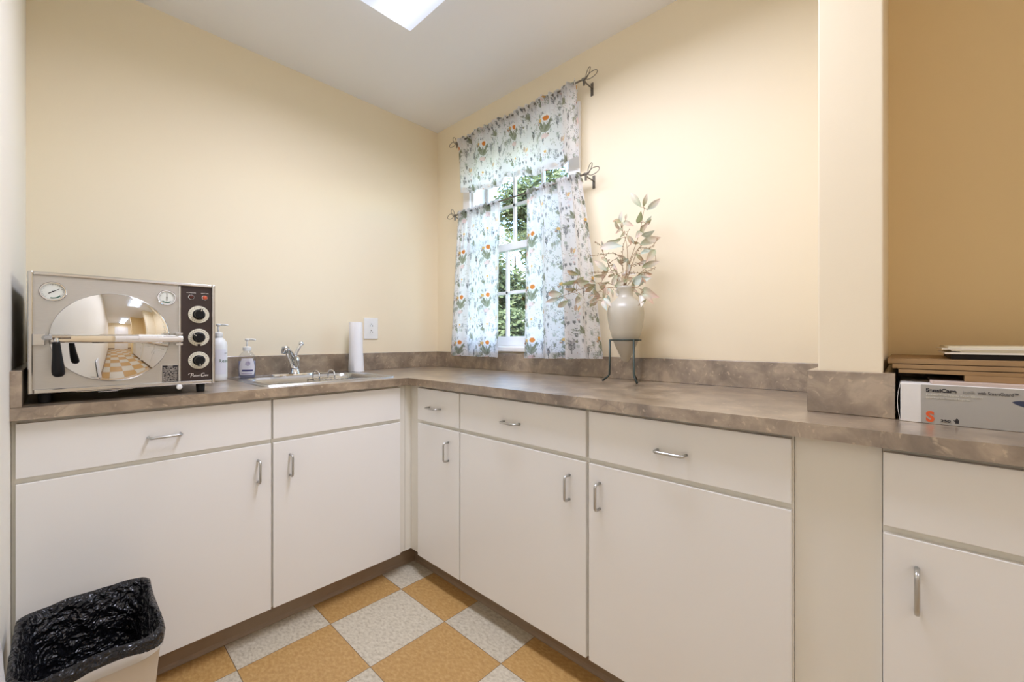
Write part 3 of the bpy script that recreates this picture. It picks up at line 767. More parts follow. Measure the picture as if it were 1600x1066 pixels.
def dial(zc, ptr, variant):
    c = (-1.4085, cy, zc)
    dl = disc(c, [(0.0285, 0), (0.0285, 0.0022), (0.0275, 0.003)], 'dial', M['cream'], t)
    tk = MB()
    for i in range(24):
        a = 2 * PI * i / 24
        if abs(((a - math.radians(270) + PI) % (2 * PI)) - PI) < 0.25: continue
        L0, L1 = (0.0215, 0.0255) if i % 2 == 0 else (0.0235, 0.0255)
        dvec = Vector((math.cos(a), 0, math.sin(a))); q = Vector((-math.sin(a), 0, math.cos(a))) * 0.0005
        b = Vector((c[0], cy - 0.0032, zc))
        tk.quad(b + dvec * L0 - q, b + dvec * L0 + q, b + dvec * L1 + q, b + dvec * L1 - q)
    tk.build('tick_marks', M['tick'], dl)
    if variant == 1:
        MB().box(c[0] - 0.004, c[0] + 0.004, cy - 0.0042, cy - 0.003, zc - 0.029, zc - 0.022).build('dial_stop', M['panel'], dl)
    kn = disc((c[0], cy - 0.003, zc), [(0.0172, 0), (0.0172, 0.003), (0.0145, 0.005), (0.0130, 0.017), (0.0115, 0.0185)], 'knob', M['black'], t, 28)
    a = math.radians(ptr); dv = Vector((math.cos(a), 0, math.sin(a))); q = Vector((-math.sin(a), 0, math.cos(a)))
    mb = MB(); b = Vector((c[0], cy - 0.003, zc))
    lo = []
    for yy in (0.0, -0.019):
        lo.append([b + Vector((0, yy, 0)) + dv * u + q * v for u, v in ((-0.012, -0.005), (0.0195, -0.0035), (0.0195, 0.0035), (-0.012, 0.005))])
    mb.loops(lo).build('pointer_grip', M['black'], kn, bevel=0.001)
    lo = [b + Vector((0, -0.0194, 0)) + dv * u + q * v for u, v in ((0.011, -0.0009), (0.0190, -0.0009), (0.0190, 0.0009), (0.011, 0.0009))]
    MB().quad(*lo).build('pointer_line', M['cream'], kn)
dial(1.1645, 75, 0); dial(1.0885, 150, 1); dial(1.0125, 270, 2)
for (xx, mt) in ((-1.4285, 'darkred'), (-1.3920, 'red')):
    il = disc((xx, cy, 1.2215), [(0.0085, 0), (0.0085, 0.002), (0.0072, 0.0032), (0.0066, 0.0026)], 'indicator_light', M['chrome'], t, 24)
    disc((xx, cy - 0.0020, 1.2215), [(0.0066, 0), (0.0060, 0.003), (0.004, 0.0048), (0.001, 0.0052)], 'lens', M[mt], il, 20)
text_mesh('lettering', 'POWER ON', 0.0046, face_y(-1.4285, cy - 0.0004, 1.2342), M['script'], cp, align='CENTER')
text_mesh('lettering', 'HEAT ON', 0.0046, face_y(-1.3920, cy - 0.0004, 1.2342), M['script'], cp, align='CENTER')
for (s, size, xx, zz) in (('P', 0.019, -1.4320, 0.9570), ('elton', 0.0090, -1.4235, 0.9590), ('&', 0.0070, -1.4100, 0.9595), ('C', 0.018, -1.4045, 0.9575), ('rane', 0.0090, -1.3955, 0.9590)):
    text_mesh('script_lettering', s, size, face_y(xx, cy - 0.0004, zz), M['script'], cp, 0.78, 0.3, bold=0.0001)
MB().tube([(-1.4365, cy - 0.0008, 0.9655), (-1.4345, cy - 0.0008, 0.9695), (-1.4295, cy - 0.0008, 0.9705)], 0.0007, 6).build('script_lettering', M['script'], cp)
# door: polished dome behind a clamp bar
DCX, DCZ, DR = -1.6135, 1.0875, 0.1285
prof = [(DR + 0.001, 0.0), (DR + 0.0012, 0.010), (DR - 0.0015, 0.0125)]
Rs = (DR * DR + 0.030 ** 2) / (2 * 0.030)
for i in range(1, 41):
    rr_ = (DR - 0.0025) * (1 - i / 40)
    prof.append((max(0.0002, rr_), 0.0105 + math.sqrt(Rs * Rs - rr_ * rr_) - (Rs - 0.030)))
door = MB().lathe(prof, face_y(DCX, YF + 0.004, DCZ), 96).build('door', M['dome'], t); smooth_angle(door, 50)
bar_z0, bar_z1 = 1.0705, 1.0965
lo = []
for (xx, h) in ((-1.738, 0.0105), (-1.715, 0.0118), (-1.66, 0.0128), (-1.60, 0.0132), (-1.53, 0.0126), (-1.47, 0.0115), (-1.457, 0.0108)):
    zc = 1.0835
    lo.append([(xx, YF - 0.0435, zc - h), (xx, YF - 0.0505, zc - h + 0.003), (xx, YF - 0.0515, zc), (xx, YF - 0.0505, zc + h - 0.003), (xx, YF - 0.0435, zc + h)])
o = MB().loops(lo).build('clamp_bar', M['dome'], door, bevel=0.0015); smooth_angle(o, 40)
MB().box(-1.7705, -1.7490, YF - 0.034, YF + 0.004, 1.0665, 1.0965).build('bracket', M['steel_trim'], t, bevel=0.001)
for z0_, z1_ in ((1.0630, 1.0705), (1.0965, 1.1035)):
    MB().box(-1.474, -1.457, YF - 0.0435, YF + 0.004, z0_, z1_).build('hinge_bracket', M['steel_trim'], t, bevel=0.001)
lh = MB().tube([(-1.7490, YF - 0.030, 1.086), (-1.7405, YF - 0.052, 1.087), (-1.733, YF - 0.060, 1.0875)], 0.0075, 12)
lh.tube([(-1.735, YF - 0.062, 1.0890), (-1.7010, YF - 0.062, 1.0890)], 0.0062, 14)
lh.box(-1.722, -1.706, YF - 0.062, YF - 0.048, 1.077, 1.087)
lh.tube([(-1.7275, YF - 0.062, 1.089), (-1.7280, YF - 0.064, 1.075)], 0.0048, 12)
hd = lh.build('handle', M['chrome'], door); smooth_angle(hd, 35)
prof = [(0.0062, 0.0), (0.0078, 0.002), (0.0080, 0.010), (0.0098, 0.040), (0.0122, 0.068), (0.0128, 0.080), (0.0118, 0.088), (0.0070, 0.0935), (0.001, 0.0945)]
MB().lathe(prof, Matrix.Translation((-1.7282, YF - 0.064, 1.0755)) @ Matrix.Rotation(PI, 4, 'X') @ Matrix.Rotation(math.radians(3), 4, 'Y'), 28).build('grip', M['black'], hd, smooth=True)
# gauges
def gauge(xc, zc, rad, needle, arc0, arc1):
    b = YF + 0.004
    g = disc((xc, b, zc), [(rad, 0), (rad, 0.008), (rad - 0.0015, 0.010), (rad - 0.0035, 0.010), (rad - 0.0048, 0.007)], 'gauge', M['chrome'], t, 40)
    disc((xc, b - 0.0060, zc), [(rad - 0.0046, 0), (rad - 0.0046, 0.0012)], 'gauge_face', M['face'], g, 36)
    fy = b - 0.0078
    a = math.radians(needle); dv = Vector((math.cos(a), 0, math.sin(a))); q = Vector((-math.sin(a), 0, math.cos(a)))
    c = Vector((xc, fy, zc))
    MB().quad(*[c + dv * u + q * v for u, v in ((-0.010, -0.0011), (0.0145, -0.0006), (0.0145, 0.0006), (-0.010, 0.0011))]).lathe([(0.002, 0), (0.002, 0.0008)], face_y(xc, fy + 0.0003, zc), 12).build('needle', M['tick'], g)
    mk = MB()
    for i in range(21):
        an = math.radians(225 - 270 * i / 20); d_ = Vector((math.cos(an), 0, math.sin(an))); e_ = Vector((-math.sin(an), 0, math.cos(an))) * 0.00035
        r0 = rad - (0.0095 if i % 5 == 0 else 0.0075)
        mk.quad(c + d_ * r0 - e_, c + d_ * r0 + e_, c + d_ * (rad - 0.0060) + e_, c + d_ * (rad - 0.0060) - e_)
    mk.build('scale_marks', M['tick'], g)
    ar = MB(); prev = None
    for i in range(13):
        an = math.radians(arc0 + (arc1 - arc0) * i / 12); d_ = Vector((math.cos(an), 0, math.sin(an)))
        cur = (c + d_ * (rad - 0.0105) + Vector((0, -0.0002, 0)), c + d_ * (rad - 0.0078) + Vector((0, -0.0002, 0)))
        if prev: ar.quad(prev[0], prev[1], cur[1], cur[0])
        prev = cur
    ar.build('coloured_arc', M['green'], g)
gauge(-1.735, 1.2135, 0.0265, 33, 255, 325)
gauge(-1.4915, 1.2145, 0.0240, 90, 230, 310)
# specification plate
pl = MB().box(-1.5045, -1.4605, YF + 0.0025, YF + 0.0045, 0.9385, 1.0010).build('specification_plate', M['steel_trim'], t)
MB().box(-1.5020, -1.4630, YF + 0.0018, YF + 0.003, 0.9410, 0.9985).build('printed_field', M['ink'], pl)
fine = MB(); lr = random.Random(3)
for j in range(17):
    zz = 0.9925 - j * 0.0029; xx = -1.5005
    while xx < -1.4655:
        wdt = lr.uniform(0.0008, 0.0034)
        if lr.random() < 0.86: fine.quad((xx, YF + 0.0015, zz), (xx + wdt, YF + 0.0015, zz), (xx + wdt, YF + 0.0015, zz - 0.0016), (xx, YF + 0.0015, zz - 0.0016))
        xx += wdt + lr.uniform(0.0004, 0.0011)
fine.quad((-1.489, YF + 0.0015, 0.9975), (-1.476, YF + 0.0015, 0.9975), (-1.476, YF + 0.0015, 0.9955), (-1.489, YF + 0.0015, 0.9955))
fine.build('fine_print', M['steel_trim'], pl)
for (xx, yy) in ((X0 + 0.03, YF + 0.035), (X1 - 0.034, YF + 0.035), (X0 + 0.03, YB - 0.035), (X1 - 0.034, YB - 0.035)):
    MB().lathe([(0.010, 0.0003), (0.0115, 0.002), (0.013, 0.0295)], Matrix.Translation((xx, yy, CT)), 18).build('foot', M['rubber'], t, smooth=False)
o = disc((-1.4610, YF - 0.004, Z0 - 0.0055), [(0.0080, 0), (0.0080, 0.008), (0.006, 0.011), (0.001, 0.012)], 'drain_knob', M['plastic'], t, 20)
MB().tube([(-1.4610, YF - 0.004, Z0 - 0.0055), (-1.4610, YF + 0.02, Z0 - 0.003), (-1.4610, YF + 0.03, Z0 + 0.004)], 0.003, 8).build('drain_valve', M['chrome'], t)
MB().tube([(-1.646, YF - 0.003, Z0 - 0.005), (-1.604, YF - 0.003, Z0 - 0.005), (-1.604, YF - 0.003, Z0 + 0.001), (-1.646, YF - 0.003, Z0 + 0.001)], 0.0012, 6, closed=True).box(-1.69, -1.57, YF - 0.003, YF + 0.012, Z0 - 0.0016, Z0 + 0.0004).build('latch_plate', M['steel_trim'], t)

# ------------------------------------------------------------------ curtains
# the print, drawn once as a repeating swatch
RW, RH = 0.232, 0.268
RES = 0.001
PWD, PHT = int(RW / RES), int(RH / RES)
def draw_print():
    img = np.ones((PHT, PWD, 3), 'f') * np.array([0.86, 0.855, 0.85], 'f')
    yy, xx = np.mgrid[0:PHT, 0:PWD]
    X = (xx + 0.5) * RES; Y = (yy + 0.5) * RES
    r = random.Random(11)
    C = dict(or_=(0.80, 0.27, 0.06), ye=(0.80, 0.50, 0.17), gr=(0.27, 0.285, 0.19), gg=(0.37, 0.385, 0.30), sg=(0.47, 0.52, 0.46), pk=(0.84, 0.62, 0.60), gy=(0.25, 0.26, 0.26), dk=(0.10, 0.115, 0.11), br=(0.50, 0.33, 0.22), lv=(0.66, 0.60, 0.66), wh=(0.92, 0.91, 0.89))
    def wrap(cx, cy):
        dx = (X - cx + RW / 2) % RW - RW / 2; dy = (Y - cy + RH / 2) % RH - RH / 2
        return dx, dy
    def put(mask, col, a=1.0):
        img[mask] = img[mask] * (1 - a) + np.array(col, 'f') * a
    def ell(cx, cy, a, b, rot, col, al=1.0):
        dx, dy = wrap(cx, cy); c, s = math.cos(rot), math.sin(rot)
        u = dx * c + dy * s; v = -dx * s + dy * c
        put((u / a) ** 2 + (v / b) ** 2 < 1, col, al)
    def leaf(cx, cy, L, w, rot, col, al=1.0):
        dx, dy = wrap(cx, cy); c, s = math.cos(rot), math.sin(rot)
        u = dx * c + dy * s; v = -dx * s + dy * c
        put((u > 0) & (u < L) & (np.abs(v) < w * np.sin(np.clip(u / L, 0, 1) * PI) ** 0.8), col, al)
    def line(x0, y0, x1, y1, w, col):
        L = math.hypot(x1 - x0, y1 - y0); rot = math.atan2(y1 - y0, x1 - x0)
        dx, dy = wrap(x0, y0); c, s = math.cos(rot), math.sin(rot)
        u = dx * c + dy * s; v = -dx * s + dy * c
        put((u > 0) & (u < L) & (np.abs(v) < w), col)
    def dots(cx, cy, sx_, sy_, n, col, r0=0.0008, r1=0.0020):
        for _ in range(n):
            ell(cx + r.uniform(-sx_, sx_), cy + r.uniform(-sy_, sy_), r.uniform(r0, r1), r.uniform(r0, r1), 0, col)
    def sprig(cx, cy, L, col, n=5, w=0.0007, dot=True):
        line(cx, cy, cx, cy + L, w, col)
        for i in range(n):
            z = cy + L * (0.25 + 0.7 * i / n)
            for sgn in (-1, 1):
                q = L * 0.25
                line(cx, z, cx + sgn * q * 0.6, z + q, w, col)
                if dot: ell(cx + sgn * q * 0.6, z + q, 0.0017, 0.0017, 0, col)
    def bouquet(cx, cy, col, s=1.0):
        ell(cx, cy - 0.012 * s, 0.016 * s, 0.009 * s, 0.2, C['pk'], 0.75)
        for a, L, cc in ((115, .052, 'gr'), (95, .040, 'gg'), (62, .056, 'gr'), (135, .034, 'gg'), (75, .032, 'gr'), (40, .034, 'gg')):
            leaf(cx, cy, L * s, 0.0052 * s, math.radians(a), C[cc])
        ell(cx + 0.004 * s, cy + 0.054 * s, 0.019 * s, 0.015 * s, 0, C['wh'])
        ell(cx + 0.004 * s, cy + 0.052 * s, 0.0115 * s, 0.0092 * s, 0, col)
        ell(cx - 0.021 * s, cy + 0.050 * s, 0.0065 * s, 0.006 * s, 0, C['ye'])
        ell(cx - 0.030 * s, cy + 0.040 * s, 0.004 * s, 0.004 * s, 0, C['br'])
    def clump(cx, cy, s, rot=0):
        for a, L, cc in ((100, .046, 'gr'), (70, .036, 'gg'), (125, .030, 'gg'), (50, .024, 'gr')):
            leaf(cx, cy, L * s, 0.0075 * s, math.radians(a + rot), C[cc])
    # lay out
    for _ in range(44): sprig(r.uniform(0, RW), r.uniform(0, RH), r.uniform(.016, .030), C[r.choice(['gy', 'sg', 'gg', 'gy'])], r.randint(3, 5), 0.0006)
    for _ in range(22): dots(r.uniform(0, RW), r.uniform(0, RH), .014, .018, 24, C[r.choice(['gy', 'gg', 'sg', 'gg', 'gy'])])
    for _ in range(12): ell(r.uniform(0, RW), r.uniform(0, RH), r.uniform(.005, .009), r.uniform(.004, .007), r.random(), C[r.choice(['pk', 'lv', 'sg'])], 0.55)
    bouquet(0.060, 0.030, C['or_'], 1.35)
    clump(0.170, 0.120, 0.95, 10)
    clump(0.030, 0.168, 0.6, -20)
    ell(0.060, 0.205, 0.011, 0.009, 0, C['wh']); ell(0.060, 0.205, 0.007, 0.006, 0, C['ye']); line(0.060, 0.165, 0.060, 0.198, 0.0008, C['gg'])
    leaf(0.140, 0.225, 0.030, 0.006, math.radians(80), C['br'], .8); leaf(0.148, 0.225, 0.030, 0.005, math.radians(60), C['ye'], .8)
    sprig(0.125, 0.030, 0.060, C['gy'], 7, 0.0009, False)
    sprig(0.200, 0.010, 0.050, C['dk'], 6, 0.0009, True)
    for _ in range(4): clump(r.uniform(0, RW), r.uniform(0, RH), r.uniform(.28, .42), r.uniform(-40, 40))
    dots(0.12, 0.134, 0.116, 0.134, 240, C['gy'], 0.0006, 0.0013)
    dots(0.12, 0.134, 0.116, 0.134, 80, C['br'], 0.0005, 0.0012)
    return img
PRINT = draw_print()
def cloth_grid(name, nu, nv, pos, tex, parent, mat):
    us = np.linspace(0, 1, nu); vs = np.linspace(0, 1, nv)
    U, V = np.meshgrid(us, vs)
    Pn = pos(U, V); Tn = tex(U, V)
    co = np.stack([p.ravel() for p in Pn], 1).astype('f')
    ix = ((Tn[0] / RES).astype(int) % PWD).ravel(); iy = ((Tn[1] / RES).astype(int) % PHT).ravel()
    colr = PRINT[iy, ix]
    i = np.arange(nu * nv).reshape(nv, nu)
    fc = np.stack([i[:-1, :-1], i[:-1, 1:], i[1:, 1:], i[1:, :-1]], -1).reshape(-1, 4)
    me = bpy.data.meshes.new(name)
    me.vertices.add(len(co)); me.vertices.foreach_set('co', co.ravel())
    me.loops.add(fc.size); me.loops.foreach_set('vertex_index', fc.ravel().astype('i'))
    me.polygons.add(len(fc)); me.polygons.foreach_set('loop_start', np.arange(0, fc.size, 4, dtype='i'))
    me.update(calc_edges=True)
    ca = me.color_attributes.new('Col', 'FLOAT_COLOR', 'POINT')
    rgba = np.ones((len(co), 4), 'f'); rgba[:, :3] = colr
    ca.data.foreach_set('color', rgba.ravel())
    return link_mesh(name, me, mat, parent, smooth=True)

RX = -0.070
def gather_bumps(s, v, amp=0.009, f=62.0, ph=0.0):
    """tight gathers at the top that die away downwards; s = metres along the rod"""
    return amp * np.exp(-v * 5) * (np.sin(f * s * 2 * PI / 2.4 + ph) + 0.6 * np.sin(f * s * 2 * PI / 1.37 + 1.3 + ph))
def panel(name, label, y_top, y_bot, z_top, zb, folds, sec, mat=None, hem=True, ph=0.0, tyo=0.0, tzo=0.0, stretch=1.0, cat='curtain', billow=0.0):
    """y_top/y_bot: (left, right) y at the rod and at the hem; zb(u): hem height; folds(u, v): offset from the rod plane towards the room"""
    t = thing(name, (RX, (y_top[0] + y_top[1]) / 2, z_top), label, cat, 'floral window curtains')
    Lw = abs(y_bot[1] - y_bot[0])
    def base(U, V):
        ytop = y_top[0] + (y_top[1] - y_top[0]) * U; ybot = y_bot[0] + (y_bot[1] - y_bot[0]) * U
        e = V ** 0.8
        Y = ytop * (1 - e) + ybot * e
        zb_ = zb(U)
        head = 0.016
        Z = (z_top + head) * (1 - V) + zb_ * V
        Zt = z_top + head - Z
        Xo = RX - folds(U, V) - gather_bumps(U * abs(y_top[1] - y_top[0]), V, ph=ph)
        # pocket: cloth passes round the rod
        Xo = Xo - 0.008 * np.exp(-((Z - z_top) / 0.010) ** 2)
        return Xo, Y, Z
    def tex(U, V):
        zb_ = zb(U); return (U * Lw * stretch + tyo), ((z_top - zb_) * (1 - V) + tzo)
    nu = int(Lw / 0.0022); nv = int((z_top - float(zb(np.array([0.5]))[0])) / 0.0026)
    cloth_grid('cloth', nu, nv, base, tex, t, M['cloth'])
    # second layer: rod pocket on top, hem below, hems at the sides
    Lz = z_top + 0.016 - float(zb(np.array([0.5]))[0])
    def layer(nm, u0, u1, v0, v1, off):
        def p(U, V):
            a = base(u0 + (u1 - u0) * U, v0 + (v1 - v0) * V)
            return a[0] + off, a[1], a[2]
        def tx(U, V):
            a = tex(u0 + (u1 - u0) * U, v0 + (v1 - v0) * V); return a[0] + 0.05, -a[1] * 0 + a[1] * -1 + 0.1
        cloth_grid(nm, max(4, int((u1 - u0) * Lw / 0.003)), max(4, int((v1 - v0) * Lz / 0.003)), p, tx, t, M['cloth'])
    layer('rod_pocket', 0, 1, 0.0, 0.055 / Lz, 0.014)
    if hem:
        layer('bottom_hem', 0, 1, 1 - 0.030 / Lz, 1.0, 0.0012)
        layer('side_hem', 0, 0.014 / Lw, 0, 1, 0.0012); layer('side_hem', 1 - 0.014 / Lw, 1, 0, 1, 0.0012)
    return t
S = lambda x: 1 / (1 + np.exp(-x))
# cafe curtain, left
panel('cafe_curtain', 'floral cafe curtain hanging left of the window gap, nearer the corner', (-0.318, -0.660), (-0.262, -0.676), 1.847,
      lambda U: 0.983 + 0 * U, lambda U, V: 0.010 * np.sin(U * 2 * PI * 2.1 + 0.6) * (0.35 + V) + 0.004 * np.sin(U * 2 * PI * 5 + V * 2) + 0.012 * V, 1, ph=0.2, tyo=-0.005, tzo=0.02)
# cafe curtain, right: flares out at the hem, with one deep fold
panel('cafe_curtain', 'floral cafe curtain flaring out beside the vase of leaves', (-0.874, -1.192), (-0.862, -1.326), 1.847,
      lambda U: 0.984 + 0.012 * U, lambda U, V: (0.040 * np.exp(-((U - 0.66) / 0.05) ** 2) + 0.022 * np.exp(-((U - 0.34) / 0.08) ** 2) - 0.030 * np.exp(-((U - 0.52) / 0.05) ** 2) + 0.022 * np.exp(-((U - 0.86) / 0.06) ** 2)) * (0.45 + 0.9 * V) + 0.012 * np.sin(U * 2 * PI * 1.6 + 2.4) * V + 0.006 * np.sin(U * 2 * PI * 3.3) + 0.012 * V, 1, ph=1.4, tyo=0.015, tzo=0.008, stretch=1.06)
# valance
def vz(U):
    left = 1.972 - 0.060 * U / 0.42
    right = 1.972 - 0.060 * np.clip((U - 0.44) / 0.30, 0, 1) + 0.030 * np.clip((U - 0.74) / 0.26, 0, 1)
    k = S((U - 0.430) * 260)
    return left * (1 - k) + right * k
panel('valance', 'floral valance hanging from the upper rod above the cafe curtains', (-0.312, -1.172), (-0.334, -1.186), 2.290, vz,
      lambda U, V: (0.034 * np.exp(-((U - 0.30) / 0.14) ** 2) - 0.006 + 0.030 * np.exp(-((U - 0.72) / 0.10) ** 2) * 0.6) * (0.25 + 0.75 * V) + 0.013 * np.sin(U * 2 * PI * 5.3 + 1.0) * (0.5 + 0.7 * V) + 0.004 * np.sin(U * 2 * PI * 11) * (1 - V), 1, ph=0.7, tyo=0.07, tzo=0.11, stretch=1.03, cat='valance')

def rod(z, y0, y1, label):
    t = thing('curtain_rod', (RX, (y0 + y1) / 2, z), label, 'curtain rod', 'pewter curtain rods')
    MB().tube([(RX, y0, z), (RX, y1, z)], 0.0042, 12).build('rod', M['pewter'], t, smooth=True)
    for y, s in ((y0, 1), (y1, -1)):
        f = MB()
        f.lathe([(0.006, 0), (0.0075, 0.004), (0.0065, 0.010), (0.0045, 0.014), (0.006, 0.018), (0.003, 0.024)], Matrix.Translation((RX, y, z)) @ Matrix.Rotation(-s * PI / 2, 4, 'X'), 14)
        yb = y + s * 0.022
        # two looped wire leaves
        def leafloop(dy, dz, L, wd, tilt):
            a = Vector((0, s * dy, dz)).normalized(); b = Vector((0.25, -a.z * s, abs(a.y))).normalized() * (1 if tilt > 0 else -1)
            pts = []
            for i in range(26):
                th = 2 * PI * i / 26
                pts.append(Vector((RX, yb, z)) + a * (L / 2 - L / 2 * math.cos(th)) + b * (wd * math.sin(th)))
            return pts
        f.tube(leafloop(1.0, 0.10, 0.060, 0.018, 1), 0.0017, 8, closed=True)
        f.tube(leafloop(0.45, 1.0, 0.048, 0.010, -1), 0.0017, 8, closed=True)
        f.tube([(RX, yb, z), (RX - 0.004, yb - s * 0.012, z - 0.006), (RX - 0.002, yb - s * 0.030, z - 0.004), (RX, yb - s * 0.040, z + 0.002)], 0.0016, 8)
        f.build('finial', M['pewter'], t, smooth=True)
        br = MB()
        yk = y + s * 0.010
        br.tube([(RX, yk, z - 0.005), (RX + 0.02, yk, z - 0.012), (-0.004, yk, z - 0.014)], 0.0034, 8)
        br.box(-0.004, 0.0, yk - 0.007, yk + 0.007, z - 0.050, z + 0.012)
        br.box(RX - 0.003, RX + 0.004, yk - 0.005, yk + 0.005, z - 0.030, z - 0.002)
        br.build('bracket', M['pewter'], t, bevel=0.001)
rod(2.290, -0.300, -1.205, 'upper pewter rod with looped leaf ends, carrying the valance')
rod(1.847, -0.282, -1.215, 'lower pewter rod with looped leaf ends, carrying the cafe curtains')

# ------------------------------------------------------------------ vase, stand, leaves
VX, VY = -0.130, -1.4585
t = thing('plant_stand', (VX, VY, CT), 'dark green iron tripod stand holding the frosted vase', 'stand')
zr = 1.0795
MB().tube([(VX + 0.060 * math.cos(a), VY + 0.060 * math.sin(a), zr) for a in [2 * PI * i / 40 for i in range(40)]], 0.0036, 10, closed=True).build('ring', M['iron'], t, smooth=True)
for (fx, fy) in ((-0.186, -1.382), (-0.179, -1.534), (-0.040, -1.462)):
    dv = Vector((fx - VX, fy - VY, 0)); u = dv.normalized()
    a = Vector((VX, VY, 0)) + u * 0.0635
    b = Vector((VX, VY, 0)) + u * 0.066
    MB().tube([a + Vector((0, 0, zr + 0.003)), b + Vector((0, 0, CT + 0.032)), b + u * 0.006 + Vector((0, 0, CT + 0.024)), Vector((fx, fy, CT + 0.0045))], 0.0042, 10).build('leg', M['iron'], t, smooth=True)
vt = thing('vase', (VX, VY, 0.989), 'frosted glass amphora vase with a pointed base in the iron stand', 'vase')
outer = [(0.004, 0.989), (0.010, 0.991), (0.016, 0.998), (0.026, 1.020), (0.040, 1.050), (0.052, 1.079), (0.060, 1.105), (0.068, 1.135), (0.0725, 1.165), (0.074, 1.190), (0.0715, 1.210), (0.063, 1.228), (0.049, 1.241), (0.038, 1.250), (0.030, 1.260), (0.0285, 1.275), (0.030, 1.290), (0.036, 1.300)]
inner = [(max(0.001, r_ - 0.004), z_ + (0.005 if i < 3 else 0)) for i, (r_, z_) in enumerate(outer)]
MB().lathe(outer + list(reversed(inner)), Matrix.Translation((VX, VY, 0)), 44, True, True).build('glass_body', M['frost'], vt, smooth=True)
fill = [(0.001, 0.997), (0.012, 1.001), (0.021, 1.022), (0.035, 1.052), (0.048, 1.081), (0.0545, 1.104), (0.053, 1.1055), (0.001, 1.106)]
MB().lathe(fill, Matrix.Translation((VX, VY, 0)), 32).build('sand', pbr('vase_sand', (0.50, 0.42, 0.28, 1), 0.9, noise_scale=200, noise_amt=0.2), vt, smooth=True)

LEAVES = [(-1.481, 1.687, -1.526, 1.614), (-1.552, 1.667, -1.536, 1.614), (-1.607, 1.634, -1.552, 1.597), (-1.571, 1.573, -1.543, 1.549), (-1.526, 1.603, -1.511, 1.553), (-1.583, 1.514, -1.531, 1.498), (-1.609, 1.483, -1.521, 1.463), (-1.397, 1.586, -1.44, 1.566), (-1.463, 1.602, -1.458, 1.577), (-1.496, 1.546, -1.445, 1.57), (-1.411, 1.528, -1.445, 1.546), (-1.432, 1.511, -1.455, 1.53), (-1.445, 1.475, -1.339, 1.477), (-1.429, 1.501, -1.364, 1.488), (-1.421, 1.441, -1.463, 1.402), (-1.308, 1.431, -1.373, 1.374), (-1.468, 1.514, -1.481, 1.47), (-1.581, 1.438, -1.523, 1.426), (-1.545, 1.391, -1.585, 1.435), (-1.604, 1.39, -1.531, 1.373), (-1.506, 1.35, -1.44, 1.352), (-1.419, 1.316, -1.435, 1.348), (-1.569, 1.33, -1.491, 1.314), (-1.574, 1.343, -1.516, 1.34), (-1.381, 1.368, -1.419, 1.374), (-1.161, 1.403, -1.224, 1.375), (-1.05, 1.306, -1.135, 1.294), (-1.033, 1.266, -1.115, 1.277), (-1.128, 1.343, -1.212, 1.351), (-1.284, 1.344, -1.218, 1.335), (-1.148, 1.32, -1.212, 1.309), (-1.248, 1.327, -1.308, 1.317), (-1.205, 1.243, -1.242, 1.281), (-1.284, 1.228, -1.313, 1.271), (-1.108, 1.237, -1.167, 1.261), (-1.375, 1.276, -1.381, 1.3), (-1.4, 1.258, -1.394, 1.294), (-1.419, 1.264, -1.419, 1.297), (-1.501, 1.276, -1.526, 1.256), (-1.602, 1.251, -1.531, 1.281), (-1.578, 1.225, -1.536, 1.265), (-1.526, 1.215, -1.526, 1.261), (-1.331, 1.31, -1.364, 1.312), (-1.302, 1.362, -1.364, 1.356), (-1.386, 1.237, -1.375, 1.272), (-1.193, 1.34, -1.254, 1.362), (-1.397, 1.405, -1.419, 1.374), (-1.445, 1.39, -1.419, 1.422), (-1.496, 1.323, -1.466, 1.34), (-1.375, 1.35, -1.408, 1.356), (-1.511, 1.497, -1.536, 1.516)]
STEMS = [[(-1.45, 1.295), (-1.471, 1.387), (-1.496, 1.449), (-1.521, 1.519), (-1.54, 1.606)], [(-1.45, 1.295), (-1.466, 1.411), (-1.461, 1.482), (-1.44, 1.542)], [(-1.445, 1.295), (-1.397, 1.367), (-1.359, 1.439), (-1.342, 1.479)], [(-1.445, 1.295), (-1.342, 1.328), (-1.254, 1.311), (-1.115, 1.28)], [(-1.445, 1.295), (-1.364, 1.302), (-1.313, 1.276), (-1.284, 1.233)], [(-1.455, 1.294), (-1.526, 1.352), (-1.588, 1.39)], [(-1.455, 1.294), (-1.516, 1.289), (-1.536, 1.265), (-1.574, 1.23)], [(-1.453, 1.294), (-1.501, 1.42), (-1.526, 1.458), (-1.597, 1.478)]]
BERRIES = [[(-1.419, 1.364), (-1.364, 1.429), (-1.342, 1.486), (-1.308, 1.511)], [(-1.45, 1.361), (-1.419, 1.438), (-1.342, 1.449), (-1.266, 1.451)], [(-1.466, 1.359), (-1.501, 1.388), (-1.531, 1.386)], [(-1.471, 1.349), (-1.536, 1.349), (-1.588, 1.366)], [(-1.468, 1.368), (-1.511, 1.446), (-1.564, 1.445), (-1.597, 1.474)], [(-1.419, 1.355), (-1.392, 1.396), (-1.375, 1.423)], [(-1.445, 1.352), (-1.445, 1.456), (-1.471, 1.532)], [(-1.429, 1.349), (-1.331, 1.374), (-1.284, 1.374)]]
bt = thing('leaf_bouquet', (VX, VY, 1.02), 'spray of pale pink and green silk leaves standing in the frosted vase', 'artificial plant')
CAM = Vector((-1.7084, -2.3004, 1.0813))
br = random.Random(5)
def depth_fix(y, z, dx):
    """step a point of the spray nearer to or further from the wall, fanning about the vase mouth"""
    p = Vector((VX, y, z)); d = (CAM - p).normalized()
    return p + d * dx
stem_dx = [0.01, -0.02, 0.03, 0.06, 0.09, 0.0, 0.05, -0.03]
stem_paths = []
